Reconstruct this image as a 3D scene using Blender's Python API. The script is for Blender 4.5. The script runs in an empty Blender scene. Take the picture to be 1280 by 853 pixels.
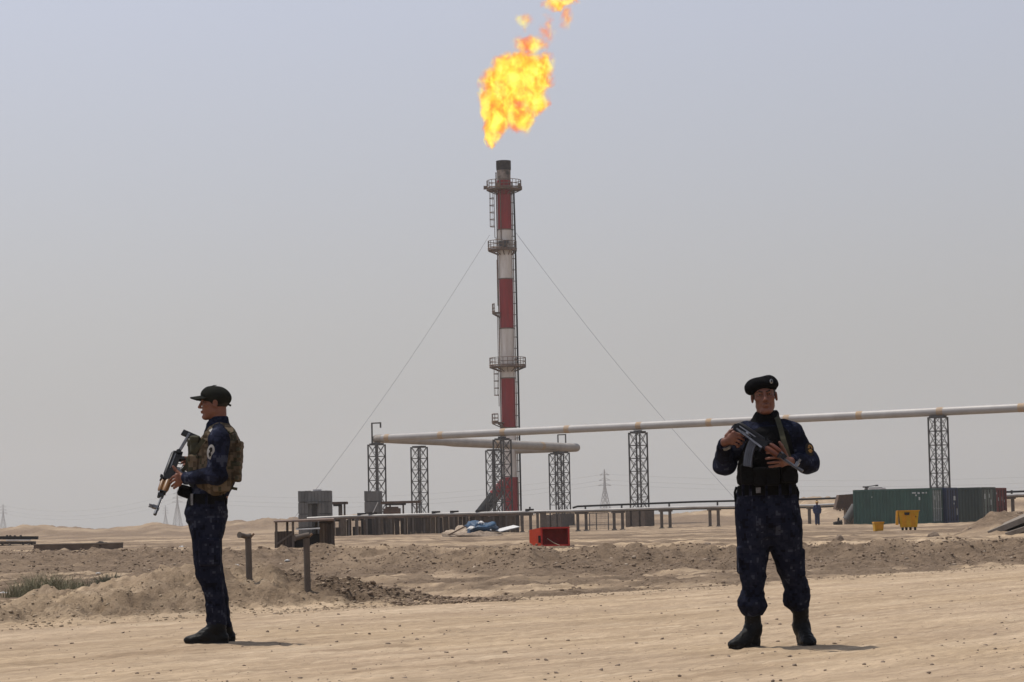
import bpy, math, random
import numpy as np
from mathutils import Vector, Matrix
random.seed(7); rng = np.random.default_rng(7)
scn = bpy.context.scene
COL = scn.collection

# ------------------------------------------------------------------ camera
FPX, CAMZ = 3200.0, 0.85                      # focal length in photo pixels, camera height
PITCH, ROLL = math.atan(225.5/FPX), math.radians(1.22)
cp, sp = math.cos(PITCH), math.sin(PITCH)
_r, _u, FWD = Vector((1,0,0)), Vector((0,-sp,cp)), Vector((0,cp,sp))
CR = _r*math.cos(ROLL) - _u*math.sin(ROLL)
CU = _r*math.sin(ROLL) + _u*math.cos(ROLL)
CAM = Vector((0,0,CAMZ))
cd = bpy.data.cameras.new('camera'); cam = bpy.data.objects.new('camera', cd); COL.objects.link(cam)
cd.sensor_width = 36; cd.lens = FPX/1280*36; cd.clip_start = 0.1; cd.clip_end = 9000
m = Matrix((CR, CU, -FWD)).transposed().to_4x4(); m.translation = CAM
cam.matrix_world = m
scn.camera = cam

def pt(x, y, D):
    """point seen at photo pixel (x, y), D metres away along the ground"""
    d = CR*((x-640)/FPX) + CU*((426.5-y)/FPX) + FWD
    return CAM + d*(D/d.y)

# ------------------------------------------------------------------ sky, sun, exposure
SUN_EL, SUN_AZ = math.radians(71.5), math.atan2(-0.90, 0.42)
w = bpy.data.worlds.new('World'); scn.world = w; w.use_nodes = True
nt = w.node_tree; nt.nodes.clear()
out = nt.nodes.new('ShaderNodeOutputWorld'); bg = nt.nodes.new('ShaderNodeBackground')
sky = nt.nodes.new('ShaderNodeTexSky'); sky.sky_type = 'NISHITA'; sky.sun_disc = False
sky.sun_elevation = SUN_EL; sky.sun_rotation = SUN_AZ; sky.dust_density = 6.0; sky.air_density = 1.2
tc = nt.nodes.new('ShaderNodeTexCoord'); sx = nt.nodes.new('ShaderNodeSeparateXYZ')
rp = nt.nodes.new('ShaderNodeValToRGB')          # dusty white air: warm grey low down, bluer higher up, darker blue overhead
SKZ = [0., .08, .14, .24, .45, 1.]; SKC = np.array([(4.55,4.50,4.45),(5.3,5.28,5.36),(5.5,5.68,6.28),(5.75,6.15,7.5),(5.1,5.6,7.0),(3.0,3.5,4.7)])
def sky_at(z):                                   # smooth curve through the knots
    g = np.gradient(SKC, SKZ, axis=0); i = min(max(int(np.searchsorted(SKZ, z))-1, 0), 4); h = SKZ[i+1]-SKZ[i]; u = (z-SKZ[i])/h
    return (2*u**3-3*u*u+1)*SKC[i]+(u**3-2*u*u+u)*h*g[i]+(3*u*u-2*u**3)*SKC[i+1]+(u**3-u*u)*h*g[i+1]
zs_ = [0., .02, .04, .06, .08, .095, .11, .125, .14, .155, .17, .185, .2, .22, .24, .28, .33, .39, .45, .55, .7, .85, 1.]
rp.color_ramp.elements[0].color = (*sky_at(0.), 1); rp.color_ramp.elements[-1].color = (*sky_at(1.), 1)
for z_ in zs_[1:-1]:
    e = rp.color_ramp.elements.new(z_); e.color = (*sky_at(z_), 1)
mx = nt.nodes.new('ShaderNodeMixRGB'); mx.inputs[0].default_value = 0.88
nt.links.new(tc.outputs['Generated'], sx.inputs[0]); nt.links.new(sx.outputs['Z'], rp.inputs[0])
nt.links.new(sky.outputs[0], mx.inputs[1]); nt.links.new(rp.outputs[0], mx.inputs[2])
sd_n = nt.nodes.new('ShaderNodeMath'); sd_n.operation = 'MULTIPLY_ADD'; sd_n.inputs[1].default_value = -.27; sd_n.inputs[2].default_value = 1.0   # air is brighter on the sun's side
nt.links.new(sx.outputs['X'], sd_n.inputs[0]); vmul = nt.nodes.new('ShaderNodeVectorMath'); vmul.operation = 'SCALE'
nt.links.new(mx.outputs[0], vmul.inputs[0]); nt.links.new(sd_n.outputs[0], vmul.inputs['Scale']); nt.links.new(vmul.outputs[0], bg.inputs[0]); bg.inputs[1].default_value = 0.10
nt.links.new(bg.outputs[0], out.inputs[0])
sl = bpy.data.lights.new('sun', 'SUN'); sl.energy = 3.8; sl.angle = math.radians(0.6); sl.color = (1,0.94,0.86)
so = bpy.data.objects.new('sun', sl); COL.objects.link(so)
sd = Vector((math.sin(SUN_AZ)*math.cos(SUN_EL), math.cos(SUN_AZ)*math.cos(SUN_EL), math.sin(SUN_EL)))
so.rotation_euler = sd.to_track_quat('Z', 'Y').to_euler(); so.location = (-30, 10, 90)
vs = scn.view_settings; scn.display_settings.display_device = 'sRGB'
vs.view_transform = 'Standard'; vs.look = 'None'; vs.exposure = 0.0; vs.gamma = 1.0; vs.use_curve_mapping = False
cy = scn.cycles; cy.max_bounces = 6; cy.diffuse_bounces = 3; cy.glossy_bounces = 2; cy.transparent_max_bounces = 16
cy.volume_bounces = 1; cy.use_denoising = True; cy.use_adaptive_sampling = True

# ------------------------------------------------------------------ noise
def _h(i, s):
    with np.errstate(over='ignore'):
        h = i.astype(np.int64)*np.int64(374761393) + np.int64(s)*np.int64(974634777)
        h = (h ^ (h >> 13))*np.int64(1274126177); h = (h ^ (h >> 16)) & 0xffffff
    return h
def n2(x, y, s=0):
    x = np.asarray(x, float); y = np.asarray(y, float); x, y = np.broadcast_arrays(x, y)
    xi = np.floor(x); yi = np.floor(y); fx = x-xi; fy = y-yi
    fx = fx*fx*(3-2*fx); fy = fy*fy*(3-2*fy)
    v = lambda a, b: _h(xi+a + _h(yi+b, s+17), s)/float(0xffffff)
    return ((v(0,0)*(1-fx)+v(1,0)*fx)*(1-fy) + (v(0,1)*(1-fx)+v(1,1)*fx)*fy)*2-1
def n3(x, y, z, s=0):
    zi = np.floor(z); fz = z-zi; fz = fz*fz*(3-2*fz)
    xi = np.floor(x); yi = np.floor(y); fx = x-xi; fy = y-yi
    fx = fx*fx*(3-2*fx); fy = fy*fy*(3-2*fy)
    v = lambda a, b, c: _h(xi+a + _h(yi+b + _h(zi+c, s+31), s+17), s)/float(0xffffff)
    L = lambda c: (v(0,0,c)*(1-fx)+v(1,0,c)*fx)*(1-fy) + (v(0,1,c)*(1-fx)+v(1,1,c)*fx)*fy
    return (L(0)*(1-fz)+L(1)*fz)*2-1
def fbm(x, y, o=4, s=0, g=.5):
    a, r, k = 1., 0., 1.
    for i in range(o): r = r + a*n2(x*k, y*k, s+i*7); a *= g; k *= 2.03
    return r
def sst(a, b, x):
    t = np.clip((np.asarray(x, float)-a)/(b-a), 0, 1); return t*t*(3-2*t)

# ------------------------------------------------------------------ materials
def _mat(name):
    mt = bpy.data.materials.new(name); mt.use_nodes = True; n = mt.node_tree.nodes; n.clear()
    o = n.new('ShaderNodeOutputMaterial'); b = n.new('ShaderNodeBsdfPrincipled')
    mt.node_tree.links.new(b.outputs[0], o.inputs[0]); return mt, mt.node_tree, b, o
def mk(name, col, col2=None, rough=.7, metal=0., scale=4., lo=.35, hi=.65, stretch=(1,1,1), bump=0., bscale=30., detail=6, spec=.3):
    mt, t, b, o = _mat(name); N, L = t.nodes.new, t.links.new
    if col2 is None: col2 = tuple(c*.72 for c in col)
    tcn = N('ShaderNodeTexCoord'); mp = N('ShaderNodeMapping'); mp.inputs['Scale'].default_value = stretch
    L(tcn.outputs['Object'], mp.inputs[0])
    ns = N('ShaderNodeTexNoise'); ns.inputs['Scale'].default_value = scale; ns.inputs['Detail'].default_value = detail
    ns.inputs['Roughness'].default_value = .65
    L(mp.outputs[0], ns.inputs['Vector'])
    cr = N('ShaderNodeValToRGB'); cr.color_ramp.elements[0].position = lo; cr.color_ramp.elements[1].position = hi
    cr.color_ramp.elements[0].color = (*col2, 1); cr.color_ramp.elements[1].color = (*col, 1)
    L(ns.outputs[0], cr.inputs[0]); L(cr.outputs[0], b.inputs['Base Color'])
    b.inputs['Roughness'].default_value = rough; b.inputs['Metallic'].default_value = metal
    b.inputs['Specular IOR Level'].default_value = spec
    if bump:
        nb = N('ShaderNodeTexNoise'); nb.inputs['Scale'].default_value = bscale; nb.inputs['Detail'].default_value = 5
        L(mp.outputs[0], nb.inputs['Vector']); bp = N('ShaderNodeBump'); bp.inputs['Strength'].default_value = bump
        bp.inputs['Distance'].default_value = .02; L(nb.outputs[0], bp.inputs['Height']); L(bp.outputs[0], b.inputs['Normal'])
    return mt
def camo(name, cols, cell=.016, scale=9., bump=.35, rough=.85):
    """printed camouflage cloth: noise sampled on small square cells"""
    mt, t, b, o = _mat(name); N, L = t.nodes.new, t.links.new
    tcn = N('ShaderNodeTexCoord'); sn = N('ShaderNodeVectorMath'); sn.operation = 'SNAP'
    sn.inputs[1].default_value = (cell,)*3; L(tcn.outputs['Object'], sn.inputs[0])
    ns = N('ShaderNodeTexNoise'); ns.inputs['Scale'].default_value = scale; ns.inputs['Detail'].default_value = 4
    ns.inputs['Roughness'].default_value = .7; L(sn.outputs[0], ns.inputs['Vector'])
    cr = N('ShaderNodeValToRGB'); cr.color_ramp.interpolation = 'CONSTANT'
    pos = [0, .42, .51, .595][:len(cols)]
    cr.color_ramp.elements[0].color = (*cols[0], 1); cr.color_ramp.elements[1].position = pos[1]; cr.color_ramp.elements[1].color = (*cols[1], 1)
    for p, c in zip(pos[2:], cols[2:]):
        e = cr.color_ramp.elements.new(p); e.color = (*c, 1)
    L(ns.outputs[0], cr.inputs[0]); L(cr.outputs[0], b.inputs['Base Color'])
    b.inputs['Roughness'].default_value = rough; b.inputs['Specular IOR Level'].default_value = .04
    nb = N('ShaderNodeTexNoise'); nb.inputs['Scale'].default_value = 26; nb.inputs['Detail'].default_value = 4
    L(tcn.outputs['Object'], nb.inputs['Vector']); bp = N('ShaderNodeBump'); bp.inputs['Strength'].default_value = bump
    bp.inputs['Distance'].default_value = .012; L(nb.outputs[0], bp.inputs['Height']); L(bp.outputs[0], b.inputs['Normal'])
    return mt

def ground_mat():
    mt, t, b, o = _mat('desert_ground'); N, L = t.nodes.new, t.links.new
    tcn = N('ShaderNodeTexCoord')
    def noise(scale, rot=0., st=(1,1,1), detail=6, ro=.6):
        mp = N('ShaderNodeMapping'); mp.vector_type = 'TEXTURE' if False else 'POINT'
        mp.inputs['Rotation'].default_value = (0,0,rot); mp.inputs['Scale'].default_value = (1,1,1)
        L(tcn.outputs['Object'], mp.inputs[0])
        m2 = N('ShaderNodeMapping'); m2.inputs['Scale'].default_value = st; L(mp.outputs[0], m2.inputs[0])
        n = N('ShaderNodeTexNoise'); n.inputs['Scale'].default_value = scale; n.inputs['Detail'].default_value = detail
        n.inputs['Roughness'].default_value = ro; L(m2.outputs[0], n.inputs['Vector']); return n.outputs[0]
    def ramp(src, p0, p1, c0=(0,0,0), c1=(1,1,1)):
        r = N('ShaderNodeValToRGB'); r.color_ramp.elements[0].position = p0; r.color_ramp.elements[1].position = p1
        r.color_ramp.elements[0].color = (*c0,1); r.color_ramp.elements[1].color = (*c1,1); L(src, r.inputs[0]); return r.outputs[0]
    def mix(f, a, c, mode='MIX'):
        mn = N('ShaderNodeMixRGB'); mn.blend_type = mode
        if isinstance(f, float): mn.inputs[0].default_value = f
        else: L(f, mn.inputs[0])
        for k, v in ((1,a),(2,c)):
            if isinstance(v, tuple): mn.inputs[k].default_value = (*v,1)
            else: L(v, mn.inputs[k])
        return mn.outputs[0]
    ang = -math.atan2(.832, .555)                 # rotate so x runs along the road
    tracks = ramp(noise(1.0, ang, (.22,1.9,1), 8, .68), .34, .66)
    sand = mix(tracks, (.315,.232,.156), (.455,.354,.250))
    patch = ramp(noise(.35, 0., (1,1,1), 5), .38, .62)
    sand = mix(patch, sand, mix(.6, sand, (.40,.30,.194)))
    fine = ramp(noise(7., ang, (.35,3.0,1), 8, .78), .3, .7, (.70,.69,.68), (1.22,1.22,1.21))
    sand = mix(1.0, sand, fine, 'MULTIPLY')
    blot = ramp(noise(1.9, ang, (.4,2.4,1), 9, .74), .36, .64, (.82,.81,.80), (1.10,1.10,1.10))
    sand = mix(1.0, sand, blot, 'MULTIPLY')
    sand = mix(ramp(noise(2.3, ang, (.28,1.6,1), 8, .7), .56, .74), sand, (.49,.388,.273))
    ruts = ramp(noise(1.0, ang, (.03,2.4,1), 5, .65), .38, .60, (.86,.85,.84), (1.06,1.06,1.06))
    sand = mix(1.0, sand, ruts, 'MULTIPLY')
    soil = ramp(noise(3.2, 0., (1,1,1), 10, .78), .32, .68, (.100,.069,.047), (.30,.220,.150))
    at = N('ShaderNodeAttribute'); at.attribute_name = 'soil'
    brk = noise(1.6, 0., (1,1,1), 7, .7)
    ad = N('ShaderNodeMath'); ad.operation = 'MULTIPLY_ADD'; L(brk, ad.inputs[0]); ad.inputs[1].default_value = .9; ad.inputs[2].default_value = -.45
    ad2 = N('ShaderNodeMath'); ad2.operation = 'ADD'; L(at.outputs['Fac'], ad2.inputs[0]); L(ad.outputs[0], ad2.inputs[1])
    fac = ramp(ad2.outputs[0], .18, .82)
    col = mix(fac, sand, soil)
    specks = ramp(noise(24., 0., (1,.35,1), 4, .65), .63, .72)
    col = mix(specks, col, mix(.5, col, (.10,.075,.055)))
    L(col, b.inputs['Base Color']); b.inputs['Roughness'].default_value = .95; b.inputs['Specular IOR Level'].default_value = .1
    h1 = noise(9., ang, (.5,1.4,1), 9, .7)
    bp = N('ShaderNodeBump'); bp.inputs['Strength'].default_value = .8; bp.inputs['Distance'].default_value = .03
    L(h1, bp.inputs['Height'])
    b2 = N('ShaderNodeBump'); b2.inputs['Strength'].default_value = 1.; b2.inputs['Distance'].default_value = .16
    hm_ = N('ShaderNodeMath'); hm_.operation = 'MULTIPLY'; L(noise(3.4, 0., (1,1,1), 10, .74), hm_.inputs[0]); L(fac, hm_.inputs[1])
    L(hm_.outputs[0], b2.inputs['Height']); L(bp.outputs[0], b2.inputs['Normal']); L(b2.outputs[0], b.inputs['Normal'])
    return mt

MT = {}
def setup_mats():
    M = MT
    M['ground'] = ground_mat()
    M['stone'] = mk('rock', (.26,.20,.15), (.15,.112,.082), .95, scale=6)
    M['clod'] = mk('dry_clod', (.35,.27,.185), (.24,.18,.122), .95, scale=2.5)
    M['soilclod'] = mk('dark_soil_clod', (.245,.178,.122), (.125,.088,.060), .95, scale=2.5)
    M['palestone'] = mk('pale_stone', (.40,.32,.24), (.26,.2,.15), .95, scale=6)
    M['red'] = mk('red_paint', (.29,.015,.016), (.18,.016,.016), .6, scale=1.6, stretch=(1,1,.12))
    M['cream'] = mk('cream_paint', (.66,.61,.55), (.50,.44,.375), .6, scale=1.4, stretch=(1,1,.2))
    M['sootcream'] = mk('heat_stained_paint', (.34,.27,.22), (.045,.036,.032), .8, scale=.9, lo=.34, hi=.62)
    M['soot'] = mk('soot_black_steel', (.05,.04,.036), (.02,.017,.016), .9, scale=2)
    M['steel'] = mk('weathered_steel', (.088,.084,.08), (.05,.045,.042), .6, .3, scale=3)
    M['rustrail'] = mk('rusty_steel', (.20,.125,.085), (.085,.07,.06), .8, scale=2.2)
    M['pipe'] = mk('galvanised_pipe', (.37,.355,.34), (.29,.275,.262), .5, .1, scale=.35, spec=.4)
    M['pipew'] = mk('warm_pipe', (.36,.325,.29), (.27,.24,.205), .55, .1, scale=.4)
    M['band'] = mk('orange_rust_band', (.36,.25,.145), (.33,.255,.19), .8, scale=3)
    M['darkpipe'] = mk('dark_pipe', (.030,.030,.031), (.020,.0195,.019), .7, .0, scale=1, spec=.12)
    M['whitepipe'] = mk('pale_pipe', (.39,.375,.355), (.27,.255,.24), .45, .2, scale=.8)
    M['conc'] = mk('brown_concrete', (.115,.088,.068), (.072,.055,.044), .95, scale=2.4, bump=.3)
    M['greyconc'] = mk('grey_concrete', (.24,.205,.17), (.16,.135,.11), .95, scale=3, bump=.3)
    M['post'] = mk('post_steel', (.13,.105,.085), (.085,.068,.055), .8, scale=3)
    M['plank'] = [mk('rusty_sheet', c, tuple(k*.6 for k in c), .9, scale=2.2, stretch=(2,2,.5)) for c in
                  ((.098,.066,.047),(.13,.090,.062),(.078,.057,.045),(.165,.120,.085),(.105,.082,.066))]
    M['grey'] = mk('grey_sheet', (.155,.15,.142), (.11,.105,.099), .75, scale=1.5, stretch=(1,1,.4))
    M['grey2'] = mk('darker_grey_sheet', (.125,.122,.116), (.085,.082,.078), .75, scale=1.5, stretch=(1,1,.4))
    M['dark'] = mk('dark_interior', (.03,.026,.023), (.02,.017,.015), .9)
    M['white'] = mk('white_sheet', (.62,.61,.59), (.45,.43,.41), .6, scale=3)
    M['orange'] = mk('orange_red_plastic', (.64,.075,.030), (.52,.06,.025), .5, scale=4)
    M['redin'] = mk('red_plastic', (.40,.020,.015), (.28,.016,.012), .55, scale=4)
    M['yellow'] = mk('yellow_plastic', (.60,.33,.015), (.50,.26,.012), .5, scale=5)
    M['amber'] = mk('amber_plastic', (.62,.28,.010), (.50,.22,.01), .5, scale=5)
    M['rubber'] = mk('black_rubber', (.022,.022,.022), (.014,.014,.014), .8)
    M['tarp'] = mk('blue_tarpaulin', (.042,.095,.165), (.014,.036,.075), .5, scale=2.5)
    M['bluebag'] = mk('blue_bag', (.05,.18,.32), None, .5)
    M['wood'] = mk('old_wood', (.23,.145,.09), (.13,.085,.055), .9, scale=2, stretch=(1,1,3))
    for k, c, c2 in (('cgreen',(.040,.088,.072),(.032,.065,.055)), ('cblue',(.026,.040,.085),(.02,.03,.06)),
                     ('cdark',(.042,.056,.050),(.030,.040,.036)), ('cgrey',(.125,.150,.130),(.085,.1,.09)),
                     ('cred',(.15,.032,.030),(.10,.024,.022))):
        M[k] = mk('container_paint', c, c2, .6, scale=1.3, stretch=(1,1,.3))
    M['mark'] = mk('white_marking', (.45,.47,.46), (.30,.32,.31), .7, scale=8)
    M['lattice'] = mk('pylon_steel', (.26,.26,.265), None, .6, .2)
    M['skin'] = mk('skin', (.160,.066,.042), (.115,.046,.030), .5, scale=14, bump=.1, bscale=90)
    M['skin2'] = mk('skin_tanned', (.19,.078,.047), (.14,.055,.034), .5, scale=14, bump=.1, bscale=90)
    M['hair'] = mk('dark_hair', (.016,.012,.01), None, .7, scale=40)
    M['eye'] = mk('shaded_eye_white', (.13,.11,.10), None, .5)  # white darkened in its colour in place of shadow under the brow
    M['iris'] = mk('iris', (.02,.012,.008), None, .2)
    navy = [(.005,.0055,.011), (.0085,.0102,.020), (.0145,.0172,.033), (.040,.045,.066)]
    M['camo'] = camo('navy_camouflage_cloth', navy)
    M['camo2'] = camo('navy_camouflage_trousers', [(.0045,.005,.009), (.008,.0095,.019), (.013,.0148,.026), (.034,.037,.051)], .016, 13.)
    M['tancamo'] = camo('tan_camouflage_cloth', [(.038,.028,.018), (.072,.054,.036), (.122,.093,.064), (.050,.047,.030)], .02, 8.)
    M['olive'] = mk('olive_webbing', (.055,.052,.031), (.032,.031,.019), .9, scale=12)
    M['black'] = mk('black_cordura', (.0075,.0075,.008), (.0045,.0045,.005), .9, scale=12, bump=.4, bscale=40, spec=.05)
    M['felt'] = mk('black_felt', (.0065,.0065,.0075), None, .95, scale=20, spec=.03)
    M['cap'] = mk('dark_olive_cloth', (.017,.0175,.0145), (.011,.0115,.010), .92, scale=15, bump=.2, spec=.05)
    M['boot'] = mk('black_leather', (.008,.0075,.007), (.005,.005,.005), .5, scale=18, bump=.3, bscale=50, spec=.12)
    M['sole'] = mk('boot_sole', (.009,.0085,.008), (.018,.015,.012), .9, scale=20)
    M['gun'] = mk('blued_steel', (.013,.013,.0145), (.008,.008,.009), .40, .6, scale=15, spec=.35)
    M['gunlite'] = mk('worn_steel', (.19,.19,.20), (.08,.08,.085), .35, .8, scale=25)
    M['mag'] = mk('grey_steel', (.075,.080,.095), (.05,.052,.06), .45, .4, scale=10)
    M['gunwood'] = mk('reddish_wood', (.115,.030,.013), (.060,.018,.009), .4, scale=9, stretch=(1,6,6))
    M['gunwood2'] = mk('yellow_wood', (.22,.115,.045), (.11,.055,.024), .4, scale=9, stretch=(1,6,6))
    M['patchw'] = mk('white_patch', (.36,.35,.33), None, .8, scale=30)
    M['patchd'] = mk('dark_patch', (.015,.013,.011), None, .8, scale=30)
    M['patchy'] = mk('gold_thread', (.34,.20,.05), (.20,.09,.03), .8, scale=60)
    M['silver'] = mk('silver_badge', (.26,.26,.26), None, .3, .8, scale=60)
    M['coverall'] = mk('blue_coverall', (.018,.028,.075), (.012,.018,.05), .85, scale=6)
    M['helmet'] = mk('hard_hat', (.42,.24,.05), None, .4)
    M['grass'] = mk('dry_green_grass', (.215,.195,.118), (.125,.118,.066), .8, scale=2.)
    M['bush'] = mk('dark_scrub', (.12,.115,.075), (.06,.06,.038), .85, scale=5.)
    M['rust'] = mk('rusty_plate', (.12,.072,.048), (.065,.045,.035), .9, scale=1.6)
setup_mats()

# ------------------------------------------------------------------ mesh helpers
class MB:
    def __init__(s): s.v = []; s.f = []
    def add(s, vs, fs):
        o = len(s.v); s.v += [tuple(v) for v in vs]; s.f += [tuple(i+o for i in f) for f in fs]; return s
    def box(s, c, size, R=None, taper=1.):
        hx, hy, hz = size[0]/2, size[1]/2, size[2]/2; c = Vector(c); vs = []
        for z in (-hz, hz):
            k = taper if z > 0 else 1.
            for x, y in ((-hx,-hy),(hx,-hy),(hx,hy),(-hx,hy)):
                p = Vector((x*k, y*k, z)); vs.append(c + (R @ p if R is not None else p))
        return s.add(vs, [(3,2,1,0),(4,5,6,7),(0,1,5,4),(1,2,6,5),(2,3,7,6),(3,0,4,7)])
    def bar(s, p, q, wd, ht=None, up=None):
        p, q = Vector(p), Vector(q); d = (q-p); L = d.length; d.normalize(); ht = ht or wd
        u = Vector(up) if up else (Vector((0,0,1)) if abs(d.z) < .9 else Vector((0,1,0)))
        x = d.cross(u).normalized(); u = x.cross(d).normalized()
        R = Matrix((x, d, u)).transposed()
        return s.box((p+q)/2, (wd, L, ht), R)
    def tube(s, pts, r, n=10, cap=True, hollow=0):
        pts = [Vector(p) for p in pts]; rs = r if isinstance(r, (list, tuple)) else [r]*len(pts)
        vs, fs = [], []; prev = None
        for i, p in enumerate(pts):
            d = (pts[min(i+1, len(pts)-1)] - pts[max(i-1, 0)]).normalized()
            if prev is None:
                u = Vector((0,0,1)) if abs(d.z) < .95 else Vector((1,0,0)); u = (u - d*u.dot(d)).normalized()
            else: u = (prev - d*prev.dot(d)).normalized()
            prev = u; x = d.cross(u)
            for k in range(n):
                a = 2*math.pi*k/n; vs.append(p + (x*math.cos(a) + u*math.sin(a))*rs[i])
        for i in range(len(pts)-1):
            for k in range(n):
                a, b = i*n+k, i*n+(k+1)%n; fs.append((a, b, b+n, a+n))
        if cap: fs.append(tuple(range(n-1,-1,-1))); fs.append(tuple(range((len(pts)-1)*n, len(pts)*n)))
        return s.add(vs, fs)
    def ring(s, c, ri, ro, z0, z1, a0=0., a1=2*math.pi, n=32):
        full = abs(a1-a0-2*math.pi) < 1e-6; m_ = n if full else n+1; vs, fs = [], []
        for k in range(m_):
            a = a0+(a1-a0)*k/n; x, y = math.cos(a), math.sin(a)
            for r_, z in ((ri,z0),(ro,z0),(ro,z1),(ri,z1)): vs.append((c[0]+x*r_, c[1]+y*r_, c[2]+z))
        for k in range(n):
            a = k*4; b = ((k+1)%m_)*4
            for j in range(4): fs.append((a+j, a+(j+1)%4, b+(j+1)%4, b+j))
        if not full: fs += [(3,2,1,0), tuple((m_-1)*4+j for j in range(4))]
        return s.add(vs, fs)
    def arc_tube(s, c, R, z, r, a0, a1, n=28, k=6):
        return s.tube([(c[0]+R*math.cos(a0+(a1-a0)*i/n), c[1]+R*math.sin(a0+(a1-a0)*i/n), c[2]+z) for i in range(n+1)], r, k)
    def build(s, name, mat, parent=None, smooth=False, org=None):
        me = bpy.data.meshes.new(name)
        vs = s.v if org is None else [(v[0]-org[0], v[1]-org[1], v[2]-org[2]) for v in s.v]
        me.from_pydata(vs, [], s.f); me.materials.append(mat)
        if smooth:
            me.polygons.foreach_set('use_smooth', [True]*len(me.polygons))
            try: me.set_sharp_from_angle(angle=math.radians(40))
            except Exception: pass
        return link(name, me, parent)
def link(name, me, parent=None):
    o = bpy.data.objects.new(name, me); COL.objects.link(o)
    if parent is not None: o.parent = parent
    return o
def tag(o, label=None, cat=None, group=None, kind=None):
    for k, v in (('label',label),('category',cat),('group',group),('kind',kind)):
        if v: o[k] = v
    return o
def thing(name, label, cat, loc=(0,0,0), rz=0., group=None):
    o = bpy.data.objects.new(name, None); o.empty_display_size = .2; COL.objects.link(o)
    o.location = loc; o.rotation_euler = (0,0,rz); return tag(o, label, cat, group)
def npmesh(name, V, Q, mat, parent=None, smooth=True):
    me = bpy.data.meshes.new(name); V = np.ascontiguousarray(V, np.float32); Q = np.ascontiguousarray(Q, np.int32)
    k = Q.shape[1]
    me.vertices.add(len(V)); me.vertices.foreach_set('co', V.ravel())
    me.loops.add(Q.size); me.loops.foreach_set('vertex_index', Q.ravel())
    me.polygons.add(len(Q)); me.polygons.foreach_set('loop_start', np.arange(0, Q.size, k, dtype=np.int32))
    try: me.polygons.foreach_set('loop_total', np.full(len(Q), k, np.int32))
    except Exception: pass
    me.update(calc_edges=True); me.materials.append(mat)
    if smooth: me.polygons.foreach_set('use_smooth', np.ones(len(Q), bool))
    return link(name, me, parent)

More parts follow.
